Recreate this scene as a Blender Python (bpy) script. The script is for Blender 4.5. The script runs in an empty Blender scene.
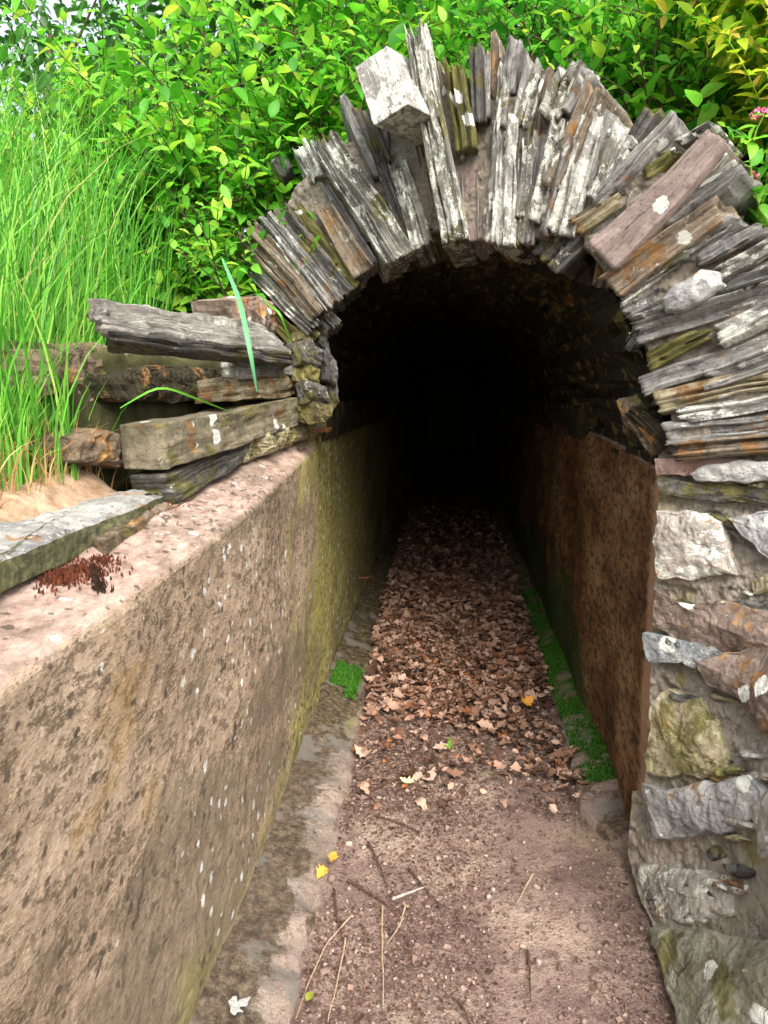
import bpy, bmesh, math, random
import numpy as np
from mathutils import Vector, Matrix

# ------------------------------------------------------------ camera, light
sc = bpy.context.scene
COL = sc.collection
PITCH, YAW, F, W, H = math.radians(9.4), math.radians(5.1), 740.0, 768, 1024
cam_d = bpy.data.cameras.new('camera')
cam = bpy.data.objects.new('camera', cam_d); COL.objects.link(cam)
cam.location = (0, 0, 1.0)
cam.rotation_euler = (math.radians(90) - PITCH, 0, YAW)
cam_d.sensor_fit = 'VERTICAL'; cam_d.sensor_height = 36.0
cam_d.lens = 36.0 * F / H
cam_d.clip_start = 0.02; cam_d.clip_end = 500
sc.camera = cam
sc.render.resolution_x, sc.render.resolution_y = W, H

SUN_EL, SUN_AZ = math.radians(42), math.radians(160)     # azimuth clockwise from +Y (behind the camera, right)
world = bpy.data.worlds.new('World'); sc.world = world; world.use_nodes = True
wn = world.node_tree
sky = wn.nodes.new('ShaderNodeTexSky'); sky.sky_type = 'NISHITA'; sky.sun_disc = False
sky.sun_elevation = SUN_EL; sky.sun_rotation = SUN_AZ; sky.dust_density = 10.0; sky.air_density = 0.5; sky.ozone_density = 0.0
veil = wn.nodes.new('ShaderNodeMixRGB'); veil.inputs[0].default_value = .4; veil.inputs[2].default_value = (5.6, 5.7, 5.9, 1)   # thin bright cloud over the whole sky
wn.links.new(sky.outputs[0], veil.inputs[1])
wn.links.new(veil.outputs[0], wn.nodes['Background'].inputs[0])
wn.nodes['Background'].inputs[1].default_value = 0.15
sd = bpy.data.lights.new('sun', 'SUN'); sd.energy = 2.0; sd.angle = math.radians(38); sd.color = (1, 0.95, 0.87)
so = bpy.data.objects.new('sun', sd); COL.objects.link(so)
sdir = Vector((math.sin(SUN_AZ) * math.cos(SUN_EL), math.cos(SUN_AZ) * math.cos(SUN_EL), math.sin(SUN_EL)))
so.rotation_euler = sdir.to_track_quat('Z', 'Y').to_euler()
sc.view_settings.view_transform = 'Standard'; sc.view_settings.look = 'None'
sc.view_settings.exposure = 1.32; sc.view_settings.gamma = 1
sc.render.engine = 'CYCLES'
sc.cycles.max_bounces = 6; sc.cycles.diffuse_bounces = 2; sc.cycles.transmission_bounces = 4

R = random.Random(7)
G = np.random.default_rng(7)

# ------------------------------------------------------------ maths helpers
CP, SP, CY, SY = math.cos(PITCH), math.sin(PITCH), math.cos(YAW), math.sin(YAW)
CAM = np.array([0, 0, 1.0])

def ray(px, py):
    a, b = px - W / 2, py - H / 2
    down = b * CP + F * SP
    fwd = F * CP - b * SP
    return np.array([a * CY - fwd * SY, fwd * CY + a * SY, -down]) / F

def on_plane(px, py, p0, n):
    r = ray(px, py); p0 = np.asarray(p0, float); n = np.asarray(n, float)
    return CAM + r * (np.dot(p0 - CAM, n) / np.dot(r, n))

def on_floor(px, py, z=0.0): return on_plane(px, py, (0, 0, z), (0, 0, 1))
def at_y(px, py, Y): r = ray(px, py); return CAM + r * (Y / r[1])

# the face of the arch: a vertical plane, skewed to the channel
FA, FB = np.array([-.37, 1.95, 0]), np.array([.42, 1.46, 0])
FD = (FB - FA) / np.linalg.norm(FB - FA)
FN = np.array([FD[1], -FD[0], 0.0])                      # towards the viewer
if FN[1] > 0: FN = -FN
def face(px, py, off=0.0): return on_plane(px, py, FA + FN * off, FN)
def yface(x): return FA[1] + (x - FA[0]) * (FB[1] - FA[1]) / (FB[0] - FA[0])

def _h(ix, iy, iz, s):
    n = (ix.astype(np.int64) * 374761393 + iy.astype(np.int64) * 668265263 + iz.astype(np.int64) * 2147483647 + s * 1274126177) & 0xffffffff
    n = ((n ^ (n >> 13)) * 1274126177) & 0xffffffff
    n = n ^ (n >> 16)
    return (n & 0xffff) / 32767.5 - 1
def vnoise(p, seed=0):
    p = np.asarray(p, float); i = np.floor(p); f = p - i; f = f * f * (3 - 2 * f)
    i = i.astype(np.int64); out = 0
    for a in (0, 1):
        for b in (0, 1):
            for c in (0, 1):
                w = (f[..., 0] if a else 1 - f[..., 0]) * (f[..., 1] if b else 1 - f[..., 1]) * (f[..., 2] if c else 1 - f[..., 2])
                out = out + w * _h(i[..., 0] + a, i[..., 1] + b, i[..., 2] + c, seed)
    return out
def fbm(p, scale=1.0, oct=4, seed=0, gain=.5):
    p = np.asarray(p, float) * scale; o = 0; a = 1
    for k in range(oct):
        o = o + a * vnoise(p, seed + k * 17); p = p * 2.03 + 3.7; a *= gain
    return o
def sstep(a, b, x):
    t = np.clip((x - a) / (b - a), 0, 1); return t * t * (3 - 2 * t)

# ------------------------------------------------------------ object helpers
def tag(o, label=None, cat=None, group=None, kind=None):
    if label: o['label'] = label
    if cat: o['category'] = cat
    if group: o['group'] = group
    if kind: o['kind'] = kind
    return o
def empty(name, loc, label, cat, group=None):
    o = bpy.data.objects.new(name, None); COL.objects.link(o); o.location = tuple(loc)
    o.empty_display_size = .05
    return tag(o, label, cat, group)
def mesh(name, verts, faces, mat, parent=None, smooth=False, loc=None, attr=None, origin=None):
    verts = np.asarray(verts, float)
    if origin is None:
        origin = np.array(parent.location) if parent is not None else verts.mean(0) * [1, 1, 0] + [0, 0, verts[:, 2].min()]
    origin = np.asarray(origin, float)
    me = bpy.data.meshes.new(name)
    vl = verts - origin
    if isinstance(faces, np.ndarray):
        n, k = faces.shape
        me.vertices.add(len(vl)); me.vertices.foreach_set('co', vl.ravel())
        me.loops.add(n * k); me.loops.foreach_set('vertex_index', faces.ravel().astype(np.int32))
        me.polygons.add(n); me.polygons.foreach_set('loop_start', np.arange(0, n * k, k, dtype=np.int32))
        me.polygons.foreach_set('loop_total', np.full(n, k, dtype=np.int32))
        me.update(calc_edges=True)
    else:
        me.from_pydata([tuple(v) for v in vl], [], faces)
    if smooth: me.polygons.foreach_set('use_smooth', np.ones(len(me.polygons), bool))
    if loc is not None:
        a = me.attributes.new('loc', 'FLOAT_VECTOR', 'POINT'); a.data.foreach_set('vector', np.asarray(loc, float).ravel())
    me.materials.append(mat)
    me.validate(); me.update()
    o = bpy.data.objects.new(name, me); COL.objects.link(o)
    if parent is not None:
        o.parent = parent; o.location = tuple(origin - np.array(parent.location))
    else:
        o.location = tuple(origin)
    return o
def grid_faces(nu, nv, off=0):
    i = np.arange(nu - 1)[:, None] * nv + np.arange(nv - 1)[None, :]; i = i.ravel() + off
    return np.stack([i, i + nv, i + nv + 1, i + 1], 1)
_bg = {}
def boxgrid(ns, nt, nd):
    """surface lattice of a unit box: coords in [0,1]^3 and quads, shared vertices"""
    k = (ns, nt, nd)
    if k in _bg: return _bg[k]
    idx = {}; vs = []; fs = []
    def v(a, b, c):
        q = (a, b, c)
        if q not in idx: idx[q] = len(vs); vs.append((a / ns, b / nt, c / nd))
        return idx[q]
    for a in range(ns):
        for b in range(nt):
            fs.append((v(a, b, nd), v(a + 1, b, nd), v(a + 1, b + 1, nd), v(a, b + 1, nd)))
            fs.append((v(a, b, 0), v(a, b + 1, 0), v(a + 1, b + 1, 0), v(a + 1, b, 0)))
    for a in range(ns):
        for c in range(nd):
            fs.append((v(a, 0, c), v(a + 1, 0, c), v(a + 1, 0, c + 1), v(a, 0, c + 1)))
            fs.append((v(a, nt, c), v(a, nt, c + 1), v(a + 1, nt, c + 1), v(a + 1, nt, c)))
    for b in range(nt):
        for c in range(nd):
            fs.append((v(0, b, c), v(0, b, c + 1), v(0, b + 1, c + 1), v(0, b + 1, c)))
            fs.append((v(ns, b, c), v(ns, b + 1, c), v(ns, b + 1, c + 1), v(ns, b, c + 1)))
    _bg[k] = (np.array(vs), np.array(fs)); return _bg[k]

# ------------------------------------------------------------ materials
class NT:
    def __init__(s, name):
        s.m = bpy.data.materials.new(name); s.m.use_nodes = True; s.t = s.m.node_tree
        s.b = s.t.nodes['Principled BSDF']; s.out = s.t.nodes['Material Output']
    def n(s, typ, props=None, **ins):
        nd = s.t.nodes.new('ShaderNode' + typ)
        for k, v in (props or {}).items(): setattr(nd, k, v)
        for k, v in ins.items():
            key = int(k[1:]) if k[0] == 'i' and k[1:].isdigit() else k.replace('_', ' ')
            s.set(nd, key, v)
        return nd
    def set(s, nd, key, v):
        if isinstance(v, bpy.types.NodeSocket): s.t.links.new(v, nd.inputs[key])
        elif v is not None:
            if isinstance(v, tuple) and len(v) == 3 and nd.inputs[key].type == 'RGBA': v = v + (1,)
            nd.inputs[key].default_value = v
    def math(s, op, a, b=0.0, c=None, clamp=False):
        nd = s.n('Math', {'operation': op, 'use_clamp': clamp}, i0=a, i1=b)
        if c is not None: s.set(nd, 2, c)
        return nd.outputs[0]
    def mix(s, f, a, b, mode='MIX'):
        nd = s.n('MixRGB', {'blend_type': mode}, i0=f, i1=a, i2=b); return nd.outputs[0]
    def noise(s, vec, scale, detail=4.0, rough=.6, dist=0.0, col=False):
        nd = s.n('TexNoise', None, Vector=vec, Scale=scale, Detail=detail, Roughness=rough, Distortion=dist)
        return nd.outputs[1 if col else 0]
    def vor(s, vec, scale, rnd=1.0, out=0):
        nd = s.n('TexVoronoi', None, Vector=vec, Scale=scale, Randomness=rnd); return nd.outputs[out]
    def step(s, x, a, b):
        nd = s.n('MapRange', {'interpolation_type': 'SMOOTHSTEP'}, i0=x, i1=a, i2=b); return nd.outputs[0]
    def mapv(s, vec, scale=(1, 1, 1), loc=(0, 0, 0)):
        return s.n('Mapping', None, Vector=vec, Scale=scale, Location=loc).outputs[0]
    def ramp(s, f, stops):
        nd = s.n('ValToRGB', None, Fac=f); cr = nd.color_ramp
        while len(cr.elements) < len(stops): cr.elements.new(.5)
        for e, (p, c) in zip(cr.elements, stops): e.position = p; e.color = tuple(c) + (1,)
        return nd.outputs[0]
    def bump(s, h, strength=.5, dist=.01, normal=None):
        nd = s.n('Bump', None, Strength=strength, Distance=dist, Height=h)
        if normal is not None: s.set(nd, 'Normal', normal)
        return nd.outputs[0]
    def done(s, col, rough=.85, normal=None, spec=.3):
        s.set(s.b, 'Base Color', col); s.set(s.b, 'Roughness', rough)
        s.set(s.b, 'Specular IOR Level', spec)
        if normal is not None: s.set(s.b, 'Normal', normal)
        return s.m

LICHEN = (.74, .78, .72)
def slate_mat(name, c1, c2, c3, lichen=.5, lcol=LICHEN, rust=0.0, olive=0.0, spots=.3, streak=.7, crack=.85):
    """layered slate; loc attribute = metres along, across and into the slab"""
    k = NT(name)
    at = k.n('Attribute', {'attribute_name': 'loc'}).outputs['Vector']
    rnd = k.n('ObjectInfo').outputs['Random']
    off = k.n('CombineXYZ', None, X=k.math('MULTIPLY', rnd, 37.0), Y=k.math('MULTIPLY', rnd, 91.0), Z=k.math('MULTIPLY', rnd, 13.0)).outputs[0]
    v = k.n('VectorMath', {'operation': 'ADD'}, i0=at, i1=off).outputs[0]
    warp = k.n('VectorMath', {'operation': 'SCALE'}, i0=k.noise(v, 9, 3, .5, 0, True))
    k.set(warp, 'Scale', .012)
    vw = k.n('VectorMath', {'operation': 'ADD'}, i0=v, i1=warp.outputs[0]).outputs[0]
    lam = k.noise(k.mapv(vw, (5, 240, 8)), 1.0, 6, .7)
    lam2 = k.noise(k.mapv(vw, (14, 70, 14)), 1.0, 5, .65)
    low = k.noise(v, 8, 5, .6)
    mid = k.noise(v, 55, 6, .75)
    fine = k.noise(v, 330, 4, .75)
    base = k.ramp(low, [(.36, c1), (.5, c2), (.64, c3)])
    base = k.mix(streak, base, k.ramp(lam, [(.34, tuple(x * .25 for x in c1)), (.45, tuple(x * .8 for x in c2)), (.53, c2), (.66, tuple(min(1, x * 1.45) for x in c3))]))
    base = k.mix(k.math('MULTIPLY', k.step(mid, .52, .62), .55), base, tuple(x * .4 for x in c1))
    base = k.mix(k.math('MULTIPLY', k.step(mid, .46, .38), .4), base, tuple(min(1, x * 1.25) for x in c3))
    if rust:
        r = k.step(k.noise(v, 14, 6, .68), .60 - .20 * rust, .66 - .20 * rust)
        base = k.mix(k.math('MULTIPLY', r, .8), base, k.ramp(lam2, [(.35, (.10, .04, .012)), (.5, (.26, .13, .04)), (.65, (.44, .27, .10))]))
    if olive:
        r = k.step(k.noise(k.mapv(v, (1, 1, 1), (5, 5, 5)), 11, 6, .68), .60 - .22 * olive, .68 - .22 * olive)
        base = k.mix(k.math('MULTIPLY', r, .8), base, k.ramp(lam2, [(.35, (.035, .036, .008)), (.5, (.12, .115, .025)), (.65, (.24, .22, .07))]))
    # broken lichen crusts
    ln = k.math('ADD', k.noise(k.mapv(v, (13, 24, 20)), 1.0, 9, .78), k.math('MULTIPLY', k.math('SUBTRACT', mid, .5), .35))
    lm = k.step(ln, .68 - .19 * lichen, .705 - .19 * lichen)
    lc = k.mix(k.step(k.noise(v, 120, 5, .7), .45, .6), lcol, tuple(x * .6 for x in lcol))
    base = k.mix(k.math('MULTIPLY', lm, .88), base, lc)
    # round pale rosettes with eaten edges
    vd = k.math('ADD', k.vor(vw, 19, 1.0), k.math('MULTIPLY', k.math('SUBTRACT', mid, .5), .5))
    pick = k.n('SeparateColor', None, Color=k.vor(vw, 19, 1.0, 1)).outputs[0]
    sp = k.math('MULTIPLY', k.step(vd, .34, .31), k.step(pick, 1 - .40 * spots, 1 - .40 * spots + .02))
    base = k.mix(k.math('MULTIPLY', sp, .95), base, k.mix(k.step(fine, .45, .6), (.74, .78, .74), (.58, .62, .56)))
    # open cracks and dirt between the laminae
    dirt = k.step(lam, .385, .335)
    base = k.mix(k.math('MULTIPLY', dirt, crack), base, (.014, .011, .008))
    pit = k.step(k.noise(v, 150, 3, .6), .36, .30)
    base = k.mix(k.math('MULTIPLY', pit, .7), base, (.02, .016, .012))
    h = k.math('ADD', k.math('MULTIPLY', lam, 1.4 * (.08 + .92 * streak)), k.math('MULTIPLY', fine, .35))
    h = k.math('ADD', h, k.math('MULTIPLY', mid, .8))
    return k.done(base, .85, k.bump(h, 1.0, .009 if streak > .3 else .006), .3)

S = {}
S['grey'] = slate_mat('slate_grey', (.10, .104, .10), (.235, .238, .232), (.39, .39, .378), .5, rust=.04, spots=.35, streak=.55, crack=.75)
S['lichen'] = slate_mat('slate_lichened', (.06, .062, .052), (.17, .172, .15), (.31, .31, .285), .85, olive=.25, spots=.5, streak=.6)
S['dark'] = slate_mat('slate_dark', (.04, .042, .04), (.10, .10, .095), (.20, .20, .19), .25, olive=.4, spots=.1)
S['grey_pale'] = slate_mat('slate_pale_streaked', (.24, .235, .22), (.40, .39, .365), (.54, .53, .49), .75, spots=.2, streak=.22, crack=.35)
S['olive'] = slate_mat('slate_olive', (.05, .05, .022), (.12, .12, .055), (.22, .21, .11), .3, olive=1.0, spots=.2)
S['mauve'] = slate_mat('slate_mauve', (.22, .175, .165), (.30, .24, .225), (.37, .305, .285), .1, spots=.12, streak=.35)
S['brown'] = slate_mat('slate_brown', (.10, .08, .055), (.20, .165, .125), (.32, .28, .225), .4, rust=.25, spots=.25)
S['rust'] = slate_mat('slate_rust', (.15, .12, .085), (.27, .22, .16), (.36, .32, .26), .4, rust=.35, spots=.25)
S['yellow'] = slate_mat('slate_yellowed', (.2, .17, .09), (.36, .32, .2), (.45, .42, .34), .5, lcol=(.62, .56, .34), rust=.4)
S['blue'] = slate_mat('slate_blue', (.16, .19, .21), (.27, .30, .32), (.38, .41, .42), .4, spots=.2, streak=.4)
S['white'] = slate_mat('slate_crusted', (.10, .10, .095), (.25, .25, .24), (.38, .375, .36), 1.1, spots=.7, streak=.5)
S['shade'] = slate_mat('slate_shaded', (.012, .011, .007), (.03, .027, .015), (.06, .052, .028), -.2, olive=.25, rust=.2, spots=0)  # near-black slate: darkness of the tunnel and gap put into the colour
S['crust'] = slate_mat('stone_crusted', (.16, .15, .07), (.34, .31, .17), (.46, .43, .30), .8, lcol=(.5, .48, .28), olive=.35, spots=.3, streak=.25)
S['flag'] = slate_mat('stone_green_grey', (.17, .175, .13), (.27, .275, .21), (.38, .38, .31), .2, olive=.4, spots=.2, streak=.25)

S['stone_blue'] = slate_mat('stone_pale_blue', (.19, .20, .21), (.31, .32, .325), (.44, .45, .44), .5, rust=.15, spots=.25, streak=.12)
S['stone_brown'] = slate_mat('stone_brown', (.12, .09, .075), (.2, .155, .13), (.3, .25, .21), .35, lcol=(.5, .48, .34), rust=.3, spots=.7, streak=.15)
S['stone_crust'] = slate_mat('stone_yellow_crust', (.17, .16, .09), (.33, .30, .19), (.45, .41, .31), .75, lcol=(.52, .50, .30), olive=.5, rust=.2, spots=.2, streak=.12)
S['stone_olive'] = slate_mat('stone_olive', (.06, .055, .025), (.15, .14, .07), (.26, .23, .13), .3, olive=.8, spots=.2, streak=.2)
S['stone_pale'] = slate_mat('stone_pale', (.2, .19, .17), (.34, .32, .29), (.46, .44, .4), .75, rust=.15, spots=.3, streak=.15)
S['stone_olive2'] = slate_mat('stone_olive_grey', (.10, .09, .06), (.18, .165, .115), (.27, .245, .18), .2, olive=.3, rust=.15, spots=.45, streak=.06)
S['bedding'] = slate_mat('stone_bedding_brown', (.06, .045, .03), (.14, .11, .075), (.24, .19, .14), .1, olive=.3, rust=.2, spots=.0, streak=.15)
S['pinkish'] = slate_mat('mortar_pink_cap', (.34, .22, .19), (.46, .33, .29), (.55, .42, .38), .1, spots=.0, streak=.05)
def side_moss(m):
    t = m.node_tree; b = t.nodes['Principled BSDF']; src = b.inputs['Base Color'].links[0].from_socket
    k = NT.__new__(NT); k.t = t; k.m = m; k.b = b
    g = k.n('NewGeometry'); nz = k.n('SeparateXYZ', None, Vector=g.outputs['True Normal']).outputs[2]
    n = k.noise(g.outputs['Position'], 60, 6, .7)
    f = k.step(k.math('SUBTRACT', nz, k.math('MULTIPLY', n, .5)), .35, .05)
    t.links.new(k.mix(k.math('MULTIPLY', f, .85), src, k.ramp(n, [(.4, (.03, .035, .008)), (.6, (.15, .16, .05))])), b.inputs['Base Color'])
    return m
S['fore'] = side_moss(slate_mat('slate_flat_grey', (.17, .18, .185), (.28, .285, .28), (.40, .40, .385), .4, rust=.1, spots=.15, streak=.08))
def mortar_mat(name, c1, c2, dark=(.06, .045, .035), green=0.0):
    k = NT(name); v = k.n('TexCoord').outputs['Object']
    n1 = k.noise(v, 14, 6, .65); n2 = k.noise(v, 95, 8, .8); n3 = k.noise(k.mapv(v, (60, 60, 120)), 1, 8, .8)
    c = k.ramp(n1, [(.3, c1), (.7, c2)])
    c = k.mix(k.math('MULTIPLY', k.step(n2, .5, .68), .75), c, dark)
    c = k.mix(k.step(n3, .58, .66), c, (.62, .6, .56))
    if green: c = k.mix(k.math('MULTIPLY', k.step(k.noise(v, 7, 4, .6), .60 - .2 * green, .72 - .2 * green), .7), c, (.22, .2, .05))
    h = k.math('ADD', n2, k.math('MULTIPLY', n3, .6))
    return k.done(c, .95, k.bump(h, 1.0, .008), .15)
M_mortar = mortar_mat('mortar_pale', (.17, .15, .12), (.38, .345, .29))
M_wing = mortar_mat('mortar_wing', (.24, .215, .175), (.52, .475, .41), green=.4)

def concrete_mat(name, mode):
    k = NT(name); g = k.n('NewGeometry'); v0 = g.outputs['Position']
    sep = k.n('SeparateXYZ', None, Vector=v0); X, Y, Z = sep.outputs
    v = k.mapv(v0, (1, .45, 1)) if mode != 'foot' else v0
    nz = k.n('SeparateXYZ', None, Vector=g.outputs['True Normal']).outputs[2]
    n1 = k.noise(v, 5, 6, .65); n2 = k.noise(v, 60, 9, .8); n3 = k.noise(v, 300, 4, .75)
    if mode == 'left':
        c = k.ramp(k.math('ADD', k.math('MULTIPLY', n1, .6), k.math('MULTIPLY', k.noise(v, 24, 6, .7), .4)), [(.36, (.20, .145, .10)), (.5, (.35, .27, .19)), (.62, (.48, .38, .285))])
    elif mode == 'right':
        c = k.ramp(k.math('ADD', k.math('MULTIPLY', k.noise(k.mapv(v, (1, 2.6, .7)), 2.2, 6, .6), .40), k.math('MULTIPLY', k.noise(v, 8, 10, .75), .60)), [(.40, (.07, .034, .016)), (.49, (.19, .10, .045)), (.58, (.33, .21, .11))])
    else:
        c = k.ramp(n1, [(.3, (.13, .12, .10)), (.5, (.25, .225, .195)), (.7, (.38, .32, .28))])
    # grain: dark pits and pale grit
    c = k.mix(k.math('MULTIPLY', k.step(n2, .50, .55), .72), c, (.085, .062, .038) if mode != 'right' else (.02, .01, .006))
    if mode != 'right':
        c = k.mix(k.math('MULTIPLY', k.step(n3, .54, .62), .5), c, (.58, .50, .42))
        c = k.mix(k.math('MULTIPLY', k.step(n3, .44, .38), .5), c, (.07, .05, .035))
    if mode == 'left':
        # weathered pink top
        top = k.step(k.math('ADD', nz, k.math('MULTIPLY', k.math('SUBTRACT', n2, .5), 1.6)), .35, .8)
        pk = k.ramp(k.noise(v, 34, 10, .8), [(.38, (.20, .14, .11)), (.48, (.40, .29, .25)), (.56, (.52, .40, .355)), (.66, (.62, .52, .47))])
        pk = k.mix(k.math('MULTIPLY', k.step(k.noise(v0, 7, 7, .75), .52, .60), .6), pk, (.19, .15, .12))
        c = k.mix(k.math('MULTIPLY', top, .85), c, pk)
        # ochre and olive algae: low on the wall and towards the tunnel
        a = k.math('ADD', k.math('MULTIPLY', k.step(Y, 1.35, 2.3), .9), k.math('MULTIPLY', k.step(Z, .32, .04), .55))
        an = k.math('MULTIPLY', k.step(k.math('ADD', k.math('MULTIPLY', k.noise(k.mapv(v, (6, 14, 2.5)), 1, 5, .6), .9), k.math('MULTIPLY', a, .40)), .58, .78), k.step(nz, .7, .3))
        c = k.mix(k.math('MULTIPLY', an, .85), c, k.ramp(n2, [(.38, (.13, .125, .02)), (.5, (.33, .31, .085)), (.6, (.48, .45, .18))]))
        c = k.mix(k.math('MULTIPLY', k.step(k.math('ADD', k.vor(v0, 34, 1.0), k.math('MULTIPLY', k.noise(v0, 70, 5, .7), .7)), .56, .50), .75), c, (.055, .045, .035))
        oc = k.step(k.noise(k.mapv(v, (9, 9, 5)), 1, 4, .6, 0), .60, .72)
        c = k.mix(k.math('MULTIPLY', oc, .35), c, (.38, .24, .06))
        # dark algal spots and streaks
        dn = k.step(k.noise(k.mapv(v, (30, 30, 24)), 1, 4, .6), .655, .675)
        c = k.mix(k.math('MULTIPLY', dn, .75), c, (.05, .045, .035))
        big = k.step(k.math('ADD', k.noise(k.mapv(v, (1, 1, 1), (9, 1, 4)), 3.3, 9, .72), k.math('MULTIPLY', k.step(Z, .5, .1), .05)), .53, .60)
        c = k.mix(k.math('MULTIPLY', big, .5), c, k.ramp(n2, [(.4, (.07, .065, .045)), (.6, (.22, .18, .13))]))
        d2 = k.math('MULTIPLY', k.step(k.noise(k.mapv(v, (80, 80, 60)), 1, 3, .6), .56, .62), k.step(k.noise(v, 3.2, 3, .5), .5, .62))
        c = k.mix(k.math('MULTIPLY', d2, .8), c, (.07, .06, .05))
        wn_ = k.vor(v0, 30, 1.0); wp = k.n('SeparateColor', None, Color=k.vor(v0, 30, 1.0, 1)).outputs[0]
        wr = k.n('SeparateColor', None, Color=k.vor(v0, 30, 1.0, 1)).outputs[1]
        wth = k.math('ADD', k.math('MULTIPLY', wr, .24), .10)
        wm = k.math('MULTIPLY', k.step(k.math('SUBTRACT', k.math('ADD', wn_, k.math('MULTIPLY', k.noise(v, 90, 6, .75), .9)), wth), .41, .35), k.math('MULTIPLY', k.step(wp, .50, .52), k.step(n1, .40, .5)))
        c = k.mix(k.math('MULTIPLY', wm, .9), c, (.66, .68, .68))
    if mode == 'right':
        gm = k.math('MULTIPLY', k.step(Z, .55, .1), k.step(Y, 1.95, 2.4))
        gm = k.step(k.math('ADD', k.math('MULTIPLY', n1, .8), k.math('MULTIPLY', gm, .35)), .55, .72)
        c = k.mix(k.math('MULTIPLY', gm, .8), c, (.02, .07, .018))
        top = k.step(nz, .45, .8)
        c = k.mix(top, c, k.ramp(k.noise(v, 40, 5, .7), [(.35, (.14, .09, .06)), (.6, (.45, .31, .26))]))
        e = k.step(k.math('ADD', Y, k.math('MULTIPLY', n2, .10)), 1.60, 1.565)
        c = k.mix(k.math('MULTIPLY', e, .8), c, k.ramp(n2, [(.4, (.42, .24, .13)), (.6, (.5, .36, .26))]))
    if mode == 'foot':
        gr = k.step(k.math('ADD', k.math('MULTIPLY', n1, .8), k.math('MULTIPLY', k.step(Y, 1.5, 2.3), .3)), .53, .72)
        c = k.mix(k.math('MULTIPLY', gr, .85), c, k.ramp(n2, [(.4, (.05, .07, .015)), (.65, (.24, .24, .07))]))
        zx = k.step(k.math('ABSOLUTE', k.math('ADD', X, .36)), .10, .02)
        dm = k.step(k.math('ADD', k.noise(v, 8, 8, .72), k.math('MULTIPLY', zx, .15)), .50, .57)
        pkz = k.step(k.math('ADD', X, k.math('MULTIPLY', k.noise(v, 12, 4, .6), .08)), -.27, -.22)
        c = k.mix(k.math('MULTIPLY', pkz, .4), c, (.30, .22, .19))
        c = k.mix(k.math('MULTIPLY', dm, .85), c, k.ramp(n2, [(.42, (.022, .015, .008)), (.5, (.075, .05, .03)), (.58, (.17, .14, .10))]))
        gy = k.step(k.noise(k.mapv(v, (1, 1, 1), (4, 2, 7)), 8, 5, .6), .56, .62)
        c = k.mix(k.math('MULTIPLY', gy, .7), c, (.17, .165, .15))
    h = k.math('ADD', n2, k.math('MULTIPLY', n3, .5))
    return k.done(c, .92, k.bump(h, .9, .006), .2)
M_left = concrete_mat('concrete_left', 'left')
M_right = concrete_mat('concrete_rust_stained', 'right')
M_foot = concrete_mat('concrete_footing', 'foot')

def dirt_mat():
    k = NT('trodden_earth'); g = k.n('NewGeometry'); v = g.outputs['Position']
    n1 = k.noise(v, 4.5, 5, .6); n2 = k.noise(v, 45, 6, .72); n3 = k.noise(v, 190, 4, .7)
    c = k.ramp(n1, [(.36, (.17, .12, .105)), (.5, (.29, .215, .185)), (.62, (.42, .33, .27))])
    c = k.mix(k.math('MULTIPLY', k.step(n2, .50, .60), .6), c, (.12, .07, .065))
    c = k.mix(k.math('MULTIPLY', k.step(n3, .58, .68), .6), c, (.42, .32, .28))
    c = k.mix(k.math('MULTIPLY', k.step(n3, .44, .36), .6), c, (.06, .035, .03))
    yl = k.step(k.noise(k.mapv(v, (1, 1, 1), (3, 5, 1)), 3.0, 4, .6), .56, .68)
    c = k.mix(k.math('MULTIPLY', yl, .45), c, (.34, .29, .16))
    return k.done(c, .95, k.bump(k.math('ADD', n2, n3), 1.0, .010), .15)
M_dirt = dirt_mat()
def simple_noise(name, c1, c2, scale=30, rough=.95, bump=.6):
    k = NT(name); v = k.n('NewGeometry').outputs['Position']
    n = k.noise(v, scale, 6, .7)
    return k.done(k.ramp(n, [(.35, c1), (.65, c2)]), rough, k.bump(n, bump, .01), .2)
M_soil = simple_noise('soil', (.16, .11, .07), (.40, .30, .21), 24)
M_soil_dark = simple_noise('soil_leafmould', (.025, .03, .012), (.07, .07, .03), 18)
M_twig = simple_noise('twig_bark', (.04, .025, .02), (.12, .075, .055), 90)
M_twig_pale = simple_noise('twig_pale', (.30, .21, .14), (.45, .34, .25), 90)
M_twig_grey = simple_noise('twig_grey', (.22, .2, .18), (.4, .37, .34), 90)
M_rusty = simple_noise('rusty_iron', (.06, .025, .01), (.25, .11, .05), 200)
M_bark = simple_noise('bark', (.05, .035, .02), (.12, .09, .06), 40)
M_redmoss = simple_noise('moss_red_brown', (.035, .010, .006), (.15, .045, .022), 120)
M_blackmoss = simple_noise('moss_black', (.010, .007, .005), (.04, .02, .012), 120)
M_petal = simple_noise('petal_pink', (.75, .10, .28), (.85, .3, .45), 60, .6, .1)

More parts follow.
